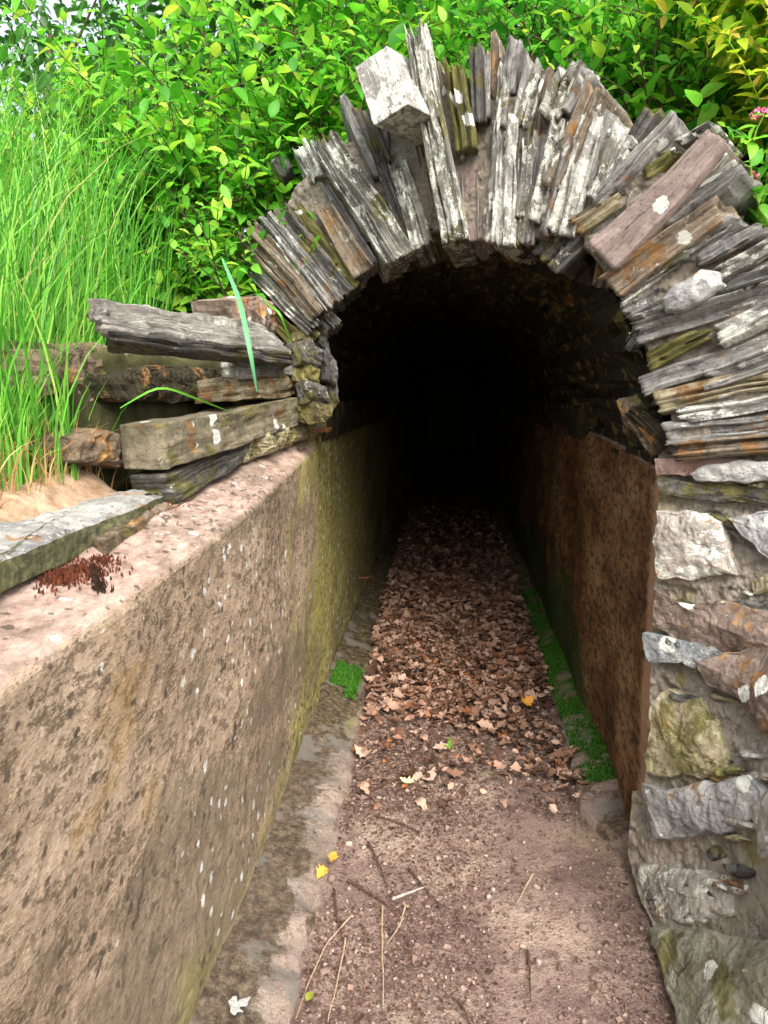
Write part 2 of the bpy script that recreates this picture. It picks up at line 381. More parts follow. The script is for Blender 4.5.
def leaf_mat(name, stops, trans=.55, rough=.5, spec=.4, tint=1.0):
    """thin leaf, every blade of the mesh gets its own tint"""
    k = NT(name); g = k.n('NewGeometry')
    c = k.ramp(g.outputs['Random Per Island'], stops)
    n = k.noise(g.outputs['Position'], 90, 3, .6)
    c = k.mix(k.math('MULTIPLY', k.step(n, .45, .65), .25), c, k.mix(.5, c, (.02, .05, .01)))
    k.set(k.b, 'Base Color', c); k.set(k.b, 'Roughness', rough); k.set(k.b, 'Specular IOR Level', spec)
    if trans:
        tr = k.n('BsdfTranslucent', None, Color=k.mix(.5, c, k.mix(1.0, c, (1.0, .95, .35), 'MULTIPLY')))
        mx = k.n('MixShader', None, i0=trans, i1=k.b.outputs[0], i2=tr.outputs[0])
        k.t.links.new(mx.outputs[0], k.out.inputs[0])
    return k.m
M_leafA = leaf_mat('leaf_bright', [(0, (.045, .25, .02)), (.35, (.13, .50, .04)), (.75, (.27, .68, .07)), (.93, (.40, .72, .07)), (1, (.60, .72, .12))])
M_leafB = leaf_mat('leaf_deep', [(0, (.04, .24, .025)), (.5, (.10, .45, .045)), (.9, (.2, .6, .07)), (1, (.38, .7, .12))])
M_leafY = leaf_mat('leaf_golden', [(0, (.25, .6, .03)), (.4, (.50, .74, .05)), (.8, (.80, .82, .08)), (1, (.85, .60, .16))])
M_leafF = leaf_mat('leaf_far', [(0, (.02, .09, .015)), (.5, (.05, .2, .03)), (1, (.12, .36, .06))], .35)
M_grass = leaf_mat('grass_blade_green', [(0, (.03, .16, .012)), (.35, (.08, .34, .03)), (.75, (.19, .54, .06)), (.95, (.36, .60, .12)), (1, (.5, .45, .2))], .3)
M_dry = leaf_mat('grass_dry', [(0, (.22, .10, .04)), (.5, (.42, .26, .11)), (1, (.6, .45, .22))], .2)
M_blade = leaf_mat('blade_blue_green', [(0, (.10, .36, .16)), (1, (.12, .40, .18))], .3)
M_litter = leaf_mat('litter_brown', [(0, (.035, .018, .012)), (.2, (.12, .062, .042)), (.5, (.26, .155, .11)), (.8, (.40, .27, .205)), (.93, (.46, .33, .27)), (.96, (.30, .12, .05)), (1, (.22, .09, .04))], .08, .8, .15)
M_crumb = leaf_mat('litter_crumbs', [(0, (.045, .027, .022)), (.5, (.12, .075, .062)), (.85, (.22, .15, .125)), (1, (.34, .26, .22))], 0, .9, .1)
M_moss = leaf_mat('moss_green', [(0, (.012, .045, .006)), (.4, (.03, .13, .014)), (.8, (.07, .23, .022)), (1, (.13, .26, .04))], .15, .8, .1)
def one_leaf(name, a, b): return leaf_mat(name, [(0, a), (1, b)], .2, .7, .2)

# ------------------------------------------------------------ ground, bank
# flat ground to the horizon, well below the bank and the channel
gz = -.06
mesh('ground', [(-200, -200, gz), (200, -200, gz), (200, 200, gz), (-200, 200, gz)], [(0, 1, 2, 3)], M_soil_dark, origin=(0, 0, gz))
bpy.data.objects['ground']['kind'] = 'structure'

def floor_h(x, y):
    p = np.stack([x, y, x * 0], -1)
    return .008 * fbm(p, 7, 4, 3) + .012 * sstep(-.1, .1, np.abs(x - .06) - .12) * .3
xs = np.concatenate([np.arange(-.5, .62, .008)]); ys = np.concatenate([np.arange(-.8, .8, .04), np.arange(.8, 3.2, .01), np.arange(3.2, 13.4, .08)])
gx, gy = np.meshgrid(xs, ys, indexing='ij')
hz = floor_h(gx, gy)
# little burrow hole
hp = on_floor(467, 878)
d = np.hypot(gx - hp[0], gy - hp[1]); hz = hz - .05 * np.exp(-(d / .011) ** 4) + .004 * np.exp(-((d - .018) / .007) ** 2)
v = np.stack([gx.ravel(), gy.ravel(), hz.ravel()], 1)
tag(mesh('channel_floor', v, grid_faces(len(xs), len(ys)), M_dirt, smooth=True, origin=(0, 0, 0)), kind='structure')

def bank_h(x, y):
    p = np.stack([x, y, x * 0], -1)
    left = .865 + .21 * sstep(1.2, 1.65, y) + .30 * sstep(-.75, -2.4, x) * sstep(.4, 2, y)
    right = 1.25 + 0 * x
    near = left + (right - left) * sstep(-.2, .6, x)
    dy = y - yface(np.clip(x, -1.2, .8))
    crest = 1.42 - .22 * sstep(-.3, -.75, x)
    back = crest + .10 * np.clip(dy, 0, 8) + .10 * sstep(1, 4, dy)
    over = sstep(-.62, -.5, x) * sstep(.9, .75, x)
    near = near - .2 * sstep(-.84, -.70, x) * sstep(1.22, 1.40, y) * (x < 0)
    k = np.maximum(sstep(-.02, .28, dy), over * (dy > .05))
    back = np.maximum(back, 1.46 * over)
    h = near + (back - near) * k
    h = h - .045 * sstep(-.64, -.57, x) * (dy < -.05) * sstep(1.5, 1.2, y) - .02 * sstep(1.5, 1.0, y)
    return h + .03 * fbm(p, 2.5, 4, 9) + .006 * fbm(p, 25, 3, 5)
def bank_keep(x, y):
    # the channel is cut out; behind the arch face the bank runs over the tunnel
    infront = y < yface(x) + .06 + .09 * ((x > -.62) & (x < .9))
    infront = infront & (x < .62) | ((x >= .62) & (y < 1.40 - .35 * (x - .62)))
    return ~(infront & (x > -.51))
def axis(lo, a, b, hi, fine, coarse):
    return np.concatenate([np.arange(lo, a, coarse), np.arange(a, b, fine), np.arange(b, hi, coarse)])
xs = axis(-14, -1.6, 1.4, 14, .02, .25); ys = axis(-4, .3, 3.2, 18, .02, .25)
gx, gy = np.meshgrid(xs, ys, indexing='ij')
v = np.stack([gx.ravel(), gy.ravel(), bank_h(gx.ravel(), gy.ravel())], 1)
f = grid_faces(len(xs), len(ys)); c = v[f].mean(1)
f = f[bank_keep(c[:, 0], c[:, 1])]
def bank_mat():
    k = NT('bank_soil'); v = k.n('NewGeometry').outputs['Position']
    sep = k.n('SeparateXYZ', None, Vector=v)
    n = k.noise(v, 26, 6, .7)
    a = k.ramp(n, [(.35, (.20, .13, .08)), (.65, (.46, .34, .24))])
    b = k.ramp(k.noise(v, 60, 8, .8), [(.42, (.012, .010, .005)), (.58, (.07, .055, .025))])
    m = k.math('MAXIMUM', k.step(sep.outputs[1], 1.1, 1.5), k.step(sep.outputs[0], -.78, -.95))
    return k.done(k.mix(m, a, b), .95, k.bump(n, .8, .01), .1)
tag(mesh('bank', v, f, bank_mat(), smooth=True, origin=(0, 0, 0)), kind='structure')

# ------------------------------------------------------------ left concrete wall
LX = -.39
def ztop(y): return np.interp(y, [-1, .3, .78, 1.4, 2.1, 2.6, 9], [.70, .735, .752, .782, .832, .845, .86])
lw = empty('concrete_wall', (LX, 1.0, 0), 'long weathered pinkish concrete wall with ochre and white lichen spots, left of the channel', 'wall')
def wall_mesh(name, mat, y0, y1, xin, xout, tilt, zfun, parent, res=.01, seed=1, rough=.006, zb=-.05, rnd=.02):
    yy = np.arange(y0, y1 + 1e-6, max(res, (y1 - y0) / 260))
    # profile: inner face from below up, rounded arris, top, outer face down
    nz_ = 60; prof = [(0, t) for t in np.linspace(0, 1, nz_)]
    na, nt_ = 8, 18
    P = []
    for y in yy:
        zt = float(zfun(y)); row = []
        for t in np.linspace(0, 1, nz_): row.append((xin(y), y, zb + (zt - rnd - zb) * t))
        sgn = 1 if xin(y) > xout(y) else -1
        for a in np.linspace(0, math.pi / 2, na)[1:]:
            row.append((xin(y) - sgn * rnd * (1 - math.cos(a)), y, zt - rnd + rnd * math.sin(a)))
        for t in np.linspace(0, 1, nt_)[1:]:
            row.append((xin(y) - sgn * rnd + (xout(y) - xin(y) + sgn * rnd) * t, y, zt + tilt * t))
        row.append((xout(y), y, zb)); P.append(row)
    P = np.array(P); nrow = P.shape[1]; flat = P.reshape(-1, 3)
    n = fbm(flat, 6, 2, seed) * rough * .9 + fbm(flat, 55, 2, seed + 5) * rough * .22
    sgn = 1 if xin(y0) > xout(y0) else -1
    isface = np.zeros((len(yy), nrow)); isface[:, :nz_] = 1; isface[:, nz_:nz_ + na] = .6
    flat = flat.copy(); flat[:, 0] += sgn * n * isface.ravel()
    flat[:, 2] += n * (1 - isface.ravel())
    f = grid_faces(len(yy), nrow)
    caps = [tuple(range(nrow)), tuple(reversed(range((len(yy) - 1) * nrow, len(yy) * nrow)))]
    fs = [tuple(q) for q in f] + caps
    return mesh(name, flat, fs, mat, parent, smooth=False)
xo_l = lambda y: float(np.interp(y, [.3, .8, 1.3, 1.6, 2.0, 2.3], [-.53, -.53, -.51, -.47, -.44, -.44]))
def xin_l(y): return LX + .018 * math.exp(-((y - 1.3) / .5) ** 2) - .004
w = wall_mesh('wall_face', M_left, -.6, 2.17, xin_l, xo_l, .03, ztop, lw, .01, 1)
# inner panel, inside the mouth, with a raised rim and a dark joint
wall_mesh('inner_panel', M_left, 2.182, 2.46, lambda y: -.402, lambda y: -.5, .0, lambda y: .872, lw, .02, 4, .003, -.05, .012)
wall_mesh('inner_panel', M_left, 2.475, 3.6, lambda y: -.407, lambda y: -.5, .0, lambda y: .885, lw, .02, 6, .004, -.05, .015)
wall_mesh('inner_panel', M_left, 3.62, 13.2, lambda y: -.414, lambda y: -.5, .0, lambda y: .885, lw, .05, 8, .004, -.05, .015)
bmv, bmf = boxgrid(24, 6, 3)
q = bmv.copy(); pv = np.stack([-.475 + q[:, 0] * .125, 2.12 + q[:, 1] * .08, .866 + q[:, 2] * .012 + .012 * q[:, 0]], 1)
pv += fbm(pv, 60, 3, 2)[:, None] * .002
tag(mesh('capping_lip', pv, bmf, M_rusty, lw), 'thin rusty lip capping the wall at the tunnel mouth')
# bolt
bp = on_plane(361, 578, (-.386, 0, 0), (1, 0, 0))
def tube(pts, rad, sides=6, cap=True):
    pts = np.asarray(pts, float); n = len(pts); rad = np.broadcast_to(rad, (n,)); V = []; Fc = []
    for i in range(n):
        t = pts[min(i + 1, n - 1)] - pts[max(i - 1, 0)]; t = t / (np.linalg.norm(t) + 1e-9)
        u = np.cross(t, [0.31, .2, .93]); u /= np.linalg.norm(u) + 1e-9; w_ = np.cross(t, u)
        for k in range(sides):
            a = 2 * math.pi * k / sides; V.append(pts[i] + rad[i] * (math.cos(a) * u + math.sin(a) * w_))
    for i in range(n - 1):
        for k in range(sides):
            k2 = (k + 1) % sides; Fc.append((i * sides + k, i * sides + k2, (i + 1) * sides + k2, (i + 1) * sides + k))
    if cap: Fc.append(tuple(reversed(range(sides)))); Fc.append(tuple(range((n - 1) * sides, n * sides)))
    return V, Fc
V, Fc = tube([bp + [-.01, 0, 0], bp + [.03, 0, .002], bp + [.034, 0, .002], bp + [.036, 0, .002]], [.005, .005, .010, .009], 7)
tag(mesh('bolt', V, Fc, M_rusty, lw), 'short rusty bolt sticking out of the wall')

# footing strip between wall and floor
def footing(name, xa, xb, y0, y1, za, zb_, parent, seed):
    yy = np.linspace(y0, y1, int((y1 - y0) / .012)); uu = np.linspace(0, 1, 22)
    P = np.array([[(xa(y) + (xb(y) - xa(y)) * u, y, za * (1 - u) ** .8 + zb_ * u - .05 * (u > .97)) for u in uu] for y in yy])
    fl = P.reshape(-1, 3); n = fbm(fl, 18, 4, seed); fl[:, 2] += n * .008
    ed = np.tile(uu, len(yy)); fl[:, 0] += np.sign(xb(y0) - xa(y0)) * fbm(fl * [1, 1, 0], 14, 4, seed + 3) * .014 * ed
    return mesh(name, fl, grid_faces(len(yy), len(uu)), M_foot, parent, smooth=False)
footing('footing', lambda y: -.40, lambda y: float(np.interp(y, [0, 1, 1.9, 3, 5], [-.235, -.235, -.245, -.29, -.32])), -.5, 6.0, .055, .006, lw, 3)
# pale lichen crust on the footing
lp = on_floor(237, 1003, .05)
V, Fc = boxgrid(10, 10, 1); ang = np.arctan2(V[:, 1] - .5, V[:, 0] - .5)
sc_ = .012 * (1 + .35 * np.sin(3 * ang) + .2 * np.sin(7 * ang + 1))
pv = np.stack([lp[0] + (V[:, 0] - .5) * 2 * sc_, lp[1] + (V[:, 1] - .5) * 2 * sc_, .044 + .004 * V[:, 2] + 0 * ang], 1); pv[:, :2] += np.stack([vnoise(pv * 160, 1), vnoise(pv * 160, 2)], 1) * .005
mesh('lichen_crust', pv, Fc, simple_noise('lichen_white', (.25, .26, .25), (.62, .64, .65), 260), lw)

# ------------------------------------------------------------ right tunnel wall
rw = empty('rust_stained_wall', (.42, 1.5, 0), 'rust streaked concrete side wall on the right inside the tunnel mouth', 'wall')
wall_mesh('wall_face', M_right, 1.465, 13.2, lambda y: .42 - .006 * math.sin(y * 9), lambda y: .60, .0,
          lambda y: float(np.interp(y, [1.4, 2.2, 4, 9], [.838, .875, .88, .88])), rw, .02, 11, .006, -.05, .014)
footing('footing', lambda y: .435, lambda y: float(np.interp(y, [1.42, 1.49, 1.54, 1.64, 1.8, 2.0, 3, 6], [.43, .395, .355, .318, .325, .338, .345, .35])), 1.42, 6.0, .05, .018, rw, 21)

def rock(name, poly, depth, mat, parent, seed, nrm=None, front=0.0, dome=.012, rough=.006, label=None, cat=None, group=None, jag=.006, bevel=.10, ledge=.006, nth=96, nr=26, back=1.0):
    """irregular stone: a closed outline with a broken, ledged face, grown backwards by depth"""
    P0 = np.array(poly, float); c0 = P0.mean(0)
    if nrm is None:
        nrm = np.zeros(3)
        for i in range(len(P0)): nrm += np.cross(P0[i] - c0, P0[(i + 1) % len(P0)] - c0)
        if np.dot(nrm, CAM - c0) < 0: nrm = -nrm
    nrm = np.asarray(nrm, float); nrm /= np.linalg.norm(nrm)
    Pc = np.vstack([P0, P0[:1]]); dd = np.r_[0, np.cumsum(np.linalg.norm(np.diff(Pc, axis=0), axis=1))]
    tt_ = np.linspace(0, dd[-1], nth, endpoint=False)
    ring = np.stack([np.interp(tt_, dd, Pc[:, j]) for j in range(3)], 1)
    rad = ring - c0; rl = np.linalg.norm(rad, axis=1)[:, None]
    ring = ring + rad / rl * (fbm(ring, 28, 4, seed)[:, None] * jag + fbm(ring, 7, 2, seed + 3)[:, None] * jag * 1.2)
    rings = []
    for r in np.r_[0.02, np.linspace(0, 1, nr)[1:]]:
        q = c0 + (ring - c0) * r
        e = np.clip((1 - r) / bevel, 0, 1)
        hh = dome * (1 - r ** 3) - .35 * dome * (1 - e) ** 2
        rings.append(q + nrm * (front + hh))
    nf = len(rings)
    for kx in (.06, .2, .4, .7, 1.0): rings.append(c0 + (ring - c0) * (1 - (1 - back) * kx) + nrm * (front - .35 * dome - depth * kx))
    P = np.array(rings); M = P.shape[0]
    fl = P.reshape(-1, 3)
    l = fbm(fl + seed * .77, 11, 3, seed); st = np.floor(l * 3.0) / 3.0 + sstep(.55, 1, (l * 3.0) % 1) / 3.0
    disp = st * ledge * 2 + fbm(fl, 40, 4, seed + 1) * rough + fbm(fl, 110, 2, seed + 2) * rough * .35
    wf = np.repeat(np.r_[np.ones(nf - 2), .6, .3, 0, 0, 0, 0, 0], nth)
    fl = fl + nrm[None] * (disp * wf)[:, None]
    sd_ = np.repeat(np.r_[np.zeros(nf - 1), .5, 1, 1, 1, 1, 0], nth); rr = np.tile(rad / rl, (M, 1))
    fl = fl + rr * (fbm(fl * [1, 1, 3], 30, 3, seed + 5) * rough * .8 * sd_)[:, None]
    F_ = []
    for i in range(M - 1):
        for j in range(nth):
            j2 = (j + 1) % nth; F_.append((i * nth + j, i * nth + j2, (i + 1) * nth + j2, (i + 1) * nth + j))
    fl = np.vstack([fl, c0 + nrm * (front + dome), c0 - nrm * depth])
    ce, cb = len(fl) - 2, len(fl) - 1
    F_ = [tuple(q) for q in F_] + [(ce, (j + 1) % nth, j) for j in range(nth)] + [(cb, (M - 1) * nth + j, (M - 1) * nth + (j + 1) % nth) for j in range(nth)]
    up = np.cross(nrm, [1, 0, 0]); up /= np.linalg.norm(up); rt = np.cross(up, nrm)
    q = fl - c0; loc = np.stack([q @ rt, q @ nrm * 1.0 + (q @ up) * .25, q @ up], 1)
    o = mesh(name, fl, F_, mat, parent, loc=loc)
    if label: tag(o, label, cat, group)
    return o

# ------------------------------------------------------------ the arch
INNER = [(318, 345), (326, 315), (345, 280), (362, 262), (400, 250), (450, 243), (500, 246), (545, 255), (585, 262), (604, 290), (624, 330), (638, 365), (652, 400), (664, 440)]
OUTER = [(238, 270), (240, 225), (275, 160), (318, 120), (372, 75), (450, 45), (500, 45), (562, 58), (604, 92), (650, 122), (718, 140), (770, 215), (800, 300), (810, 440)]
def poly_at(P, t):
    P = np.array(P, float); d = np.r_[0, np.cumsum(np.linalg.norm(np.diff(P, axis=0), axis=1))]; t = t * d[-1]
    return np.array([np.interp(t, d, P[:, 0]), np.interp(t, d, P[:, 1])])
def par_at(P, t):
    P = np.array(P, float); k = t * (len(P) - 1)
    return np.array([np.interp(k, range(len(P)), P[:, 0]), np.interp(k, range(len(P)), P[:, 1])])
arch = empty('slate_arch', (face(470, 460) * [1, 1, 0]), 'jagged arch of upright weathered slates set round the dark tunnel mouth', 'arch')

def slab(name, corners, front, depth, mat, parent, seed, lam=5, step=.012, jag=.02, wob=.004, res=.009, nrm=None, label=None, group=None, cat=None, edge=.0, smooth=False, curve=0.0, nlam=None):
    """corners: outer a,b then inner c,d (3-D, on one face); grows from the face inwards by depth, layered across its width"""
    a, b, c, d = [np.asarray(x, float) for x in corners]
    n = nrm if nrm is not None else FN
    L = np.linalg.norm((a + b) / 2 - (c + d) / 2); Wd = max(np.linalg.norm(a - b), np.linalg.norm(c - d))
    ns = int(np.clip(L / res, 6, 60)); nt = int(np.clip(Wd / .0028, 6, 34)); nd = int(np.clip(depth / .02, 3, 9))
    U, Fc = boxgrid(ns, nt, nd); s, t, dd = U[:, 0], U[:, 1], U[:, 2]
    rg = np.random.default_rng(seed)
    nl = nlam or max(4, int(round(Wd / .0045))); cuts = np.sort(rg.random(nl - 1)) if nl > 1 else np.array([])
    li = np.searchsorted(cuts, t + .02 * vnoise(np.stack([s * L * 18, t * 0 + seed, t * 0], 1), 3))
    fo = rg.normal(0, step, nl + 1); ea = np.abs(rg.normal(0, jag, nl + 1)); eb = np.abs(rg.normal(0, jag * .22, nl + 1))
    li = np.clip(li, 0, nl)
    loc = np.stack([s * L, t * Wd, dd * depth], 1)
    pn = loc + seed * 1.37
    s2 = s + ((1 - s) ** 2 * ea[li] - s ** 2 * eb[li]) / max(L, .03) * (1) \
         + ((1 - s) ** 3 * .6 + s ** 3 * .4) * fbm(pn, 45, 3, 4) * jag * .5 / max(L, .03)
    # the front breaks off at different depth along each layer
    brk = fbm(np.stack([s * L * 12 + li * 7.7, li * 3.1 + seed, 0 * s], 1), 1, 3, 6)
    fr = fo[li] + brk * step * .9 + fbm(pn * [14, 60, 14], 1, 3, 8) * wob
    P = (a[None] * (1 - t)[:, None] + b[None] * t[:, None]) * (1 - s2)[:, None] + (d[None] * (1 - t)[:, None] + c[None] * t[:, None]) * s2[:, None]
    off = front - depth * (1 - dd) + fr * dd ** 2
    ends = np.minimum(s, 1 - s); off = off - dd * edge * np.exp(-ends * L / .012)
    P = P + n[None] * off[:, None]
    ax = (b - a) / (np.linalg.norm(b - a) + 1e-9)
    sway = (fbm(loc * [9, 0, 9] + seed * 2.1, 1, 3, 12) * wob * 1.2 + curve * np.sin(np.pi * s))
    P = P + ax[None] * sway[:, None]
    # whole-slab waviness of the broad sides, crumbly edges
    side = np.where((t < .02) | (t > .98), 1, 0)
    P = P + n[None] * (side * fbm(pn, 70, 2, 5) * .003 * dd)[:, None]
    o = mesh(name, P, Fc, mat, parent, smooth=smooth, loc=loc)
    if label: tag(o, label, cat, group)
    return o

def hero(ox, oy, ix, iy, wo, wi, front, depth, kind, label=None, **kw):
    o = np.array([ox, oy], float); i = np.array([ix, iy], float); u = (i - o) / np.linalg.norm(i - o); p = np.array([-u[1], u[0]]); i = i + u * (12 if (ox < 335 and iy > 230) else 0); wo *= 1.14; wi *= 1.2
    if p[0] < 0: p = -p                      # a on the left, b on the right
    cs = [face(*(o - p * wo / 2), front), face(*(o + p * wo / 2), front), face(*(i + p * wi / 2), front), face(*(i - p * wi / 2), front)]
    hero.n += 1; kw.setdefault('jag', .02)
    q = float(np.clip((ox + ix - 700) / 500, 0, 1)); nn = np.array([.12, -.99, 0]) * (1 - q) + FN * q; nn /= np.linalg.norm(nn)
    return slab('slate', cs, 0, depth, S[kind], arch, hero.n, nrm=nn, label=label, **kw)
hero.n = 100
HER = [
 # left haunch
 (250, 294, 291, 336, 12, 14, .01, .2, 'olive'), (246, 262, 306, 322, 15, 16, .03, .25, 'grey'),
 (244, 226, 314, 305, 22, 24, .05, .28, 'brown'), (262, 214, 328, 296, 16, 18, .045, .25, 'grey'), (278, 206, 340, 287, 15, 17, .03, .25, 'dark'),
 (292, 203, 348, 278, 13, 13, .02, .25, 'olive'), (306, 208, 352, 266, 12, 12, .0, .2, 'dark'),
 (321, 202, 357, 262, 15, 19, .05, .2, 'rust'), (322, 180, 368, 254, 7, 8, .03, .2, 'grey'), (309, 206, 358, 268, 9, 9, -.02, .2, 'grey'),
 (322, 135, 394, 249, 24, 27, .09, .3, 'lichen'), (303, 142, 320, 180, 20, 18, .03, .15, 'white'), (271, 152, 288, 172, 15, 12, -.02, .1, 'grey'),
 (322, 130, 345, 190, 12, 14, -.01, .2, 'olive'), (343, 94, 380, 176, 9, 10, .04, .2, 'grey'), (357, 104, 384, 165, 14, 14, .03, .2, 'dark'),
 (347, 135, 376, 200, 16, 16, -.01, .2, 'grey'), (340, 180, 402, 248, 11, 12, .0, .2, 'dark'),
 (376, 150, 408, 238, 9, 12, .05, .2, 'dark'), (397, 158, 424, 248, 17, 19, .06, .25, 'lichen'), (398, 60, 424, 170, 12, 12, .0, .25, 'brown'),
 (404, 100, 436, 246, 12, 14, -.005, .25, 'olive'),
 (414, 20, 455, 242, 19, 23, .13, .34, 'lichen'),
 # crown
 (453, 55, 466, 150, 17, 19, .09, .26, 'olive'), (436, 60, 448, 150, 10, 12, .0, .22, 'brown'), (461, 105, 462, 240, 12, 16, .01, .2, 'brown'), (476, 42, 480, 122, 12, 11, .08, .2, 'dark'),
 (486, 44, 484, 120, 10, 10, .05, .2, 'grey'), (497, 29, 492, 98, 10, 10, .06, .2, 'brown'), (514, 28, 506, 96, 12, 12, .05, .2, 'grey'), (505, 60, 500, 130, 8, 9, .07, .2, 'lichen'),
 (463, 158, 474, 242, 20, 18, .04, .25, 'mauve'), (472, 120, 468, 165, 15, 14, .03, .2, 'grey'),
 (484, 118, 486, 200, 10, 12, .02, .2, 'brown'), (497, 112, 489, 244, 11, 10, .05, .2, 'lichen'), (510, 110, 501, 246, 18, 20, .075, .25, 'white'),
 (531, 52, 512, 160, 12, 14, .05, .25, 'grey'), (541, 62, 522, 130, 10, 10, .06, .25, 'lichen'), (524, 95, 510, 246, 15, 15, .05, .25, 'dark'),
 (545, 60, 530, 140, 10, 12, .04, .2, 'brown'), (541, 130, 524, 246, 12, 12, .045, .25, 'grey'), (531, 128, 518, 220, 9, 9, .06, .2, 'lichen'),
 (575, 53, 545, 118, 15, 16, .09, .25, 'lichen'), (560, 62, 545, 105, 8, 8, .0, .2, 'dark'), (586, 64, 562, 112, 14, 13, .07, .25, 'grey'),
 (558, 116, 536, 222, 17, 17, .075, .25, 'lichen'), (597, 82, 550, 190, 20, 16, .08, .25, 'brown'),
 (572, 132, 548, 236, 16, 18, .06, .25, 'grey'), (595, 110, 560, 236, 18, 24, .075, .25, 'white'), (606, 105, 582, 190, 16, 16, .05, .25, 'grey'), (620, 122, 588, 200, 16, 18, .05, .25, 'lichen'),
 (636, 128, 596, 196, 14, 14, .04, .25, 'grey'), (654, 103, 624, 150, 9, 9, .04, .25, 'dark'), (677, 114, 594, 204, 12, 14, .07, .25, 'grey'), (655, 150, 590, 222, 12, 12, .04, .2, 'grey'),
 (624, 197, 574, 230, 13, 15, .06, .2, 'yellow'), (600, 216, 548, 268, 16, 20, .04, .25, 'dark'), (575, 215, 537, 258, 12, 14, .03, .25, 'dark'), (676, 150, 645, 176, 20, 22, .025, .12, 'olive'),
 # right haunch
 (714, 122, 676, 142, 11, 12, .08, .25, 'lichen'), (724, 133, 600, 258, 20, 31, .115, .28, 'mauve'), (730, 153, 650, 225, 13, 12, .07, .25, 'lichen'), (743, 168, 664, 224, 9, 9, .06, .25, 'grey'),
 (729, 200, 605, 288, 18, 22, .10, .25, 'rust'), (741, 214, 664, 262, 11, 12, .06, .25, 'grey'), (768, 222, 694, 262, 15, 12, .08, .25, 'grey'), (700, 238, 616, 296, 14, 20, .05, .25, 'white'),
 (790, 232, 716, 274, 16, 16, .075, .25, 'lichen'), (800, 256, 722, 288, 15, 14, .07, .25, 'grey'),
 (690, 250, 618, 288, 14, 15, .05, .25, 'lichen'), (668, 292, 622, 314, 12, 13, .055, .2, 'grey'), (640, 215, 602, 245, 9, 10, .06, .2, 'brown'), (640, 188, 588, 232, 12, 14, .035, .2, 'grey'), (470, 165, 470, 243, 14, 14, .03, .2, 'grey'),
 (800, 278, 632, 332, 22, 24, .07, .25, 'grey'), (700, 262, 620, 308, 12, 14, .03, .25, 'yellow'), (800, 300, 716, 338, 20, 20, .085, .25, 'white'), (712, 330, 644, 362, 14, 16, .08, .25, 'olive'),
 (800, 330, 640, 388, 20, 17, .065, .25, 'grey'), (800, 352, 704, 382, 16, 14, .08, .25, 'grey'), (800, 372, 654, 404, 18, 20, .07, .25, 'yellow'), (800, 396, 676, 418, 15, 14, .075, .25, 'white'),
 (800, 418, 664, 434, 17, 20, .06, .25, 'grey'), (800, 440, 672, 452, 18, 17, .075, .25, 'brown'), (628, 408, 668, 448, 14, 22, .0, .2, 'shade'),
]
LBL = {22: 'tall slate standing highest above the arch, olive on its left side', 60: 'wide smooth mauve slate on the right of the arch', 63: 'rust coloured slate below the mauve one', 7: 'rusty brown slate with a pale lichen patch'}
for i, h in enumerate(HER):
    h = h[:6] + (h[6] * .62 + (.012 if h[0] > 600 else 0),) + h[7:]
    hero(*h, label=LBL.get(i), step=.0075 if h[8] != 'mauve' else .002, jag=.020 if h[8] != 'mauve' else .010, wob=.0028, nlam=(2 if h[8] in ('mauve', 'rust') else None))
# the big square-ended block with a pale face left of the tallest slate
cs = [face(354, 66, .13), face(386, 44, .13), face(408, 104, .17), face(374, 126, .17)]
slab('slate', cs, 0, .2, S['white'], arch, 77, step=.001, jag=.002, nlam=1, label='thick square block with a pale lichen covered face', res=.006, wob=.002)
rock('slate', [face(*p, .085) for p in [(660, 300), (672, 285), (700, 270), (716, 272), (722, 284), (706, 300), (684, 312), (664, 314)]], .15, S['stone_blue'], arch, 333, dome=.012, rough=.002, ledge=.001, jag=.003, label='oval grey stone with a white spot set among the right hand slates')
# recessed fillers between the named slates
NF = 8
for j in range(NF):
    t = (j + .5) / NF; pi_, po = par_at(INNER, t), par_at(OUTER, t)
    u = po - pi_; k1 = .7 + .25 * R.random(); o2 = pi_ + u * k1
    hero(o2[0], o2[1], pi_[0], pi_[1], R.uniform(16, 22), R.uniform(16, 22), R.uniform(-.01, .02), .2, R.choice(['grey', 'brown', 'dark', 'lichen']), step=.012, jag=.03)

# mortar bed behind the slates
nu, nv = 420, 110
tt = np.linspace(0, 1, nu); V = []
for t in tt:
    a, b = par_at(INNER, t), par_at(OUTER, t)
    for k in np.linspace(.035 + .14 * float(sstep(.32, .1, t)), .84, nv):
        V.append(face(*(a + (b - a) * k), .018 + .022 * (b[0] > 600)))
V = np.array(V); dn = fbm(V * [1, 1, 1], 70, 4, 31) * .005 + fbm(V, 9, 2, 5) * .010 + fbm(V, 24, 3, 7) * .005 - .012 * (V[:, 0] < -.05)
kk = np.tile(np.linspace(0, 1, nv), nu)
V = V + FN[None] * (dn - .09 * sstep(.88, 1, kk) - .06 * sstep(.06, 0, kk))[:, None]
mesh('mortar', V, grid_faces(nu, nv), M_mortar, arch)

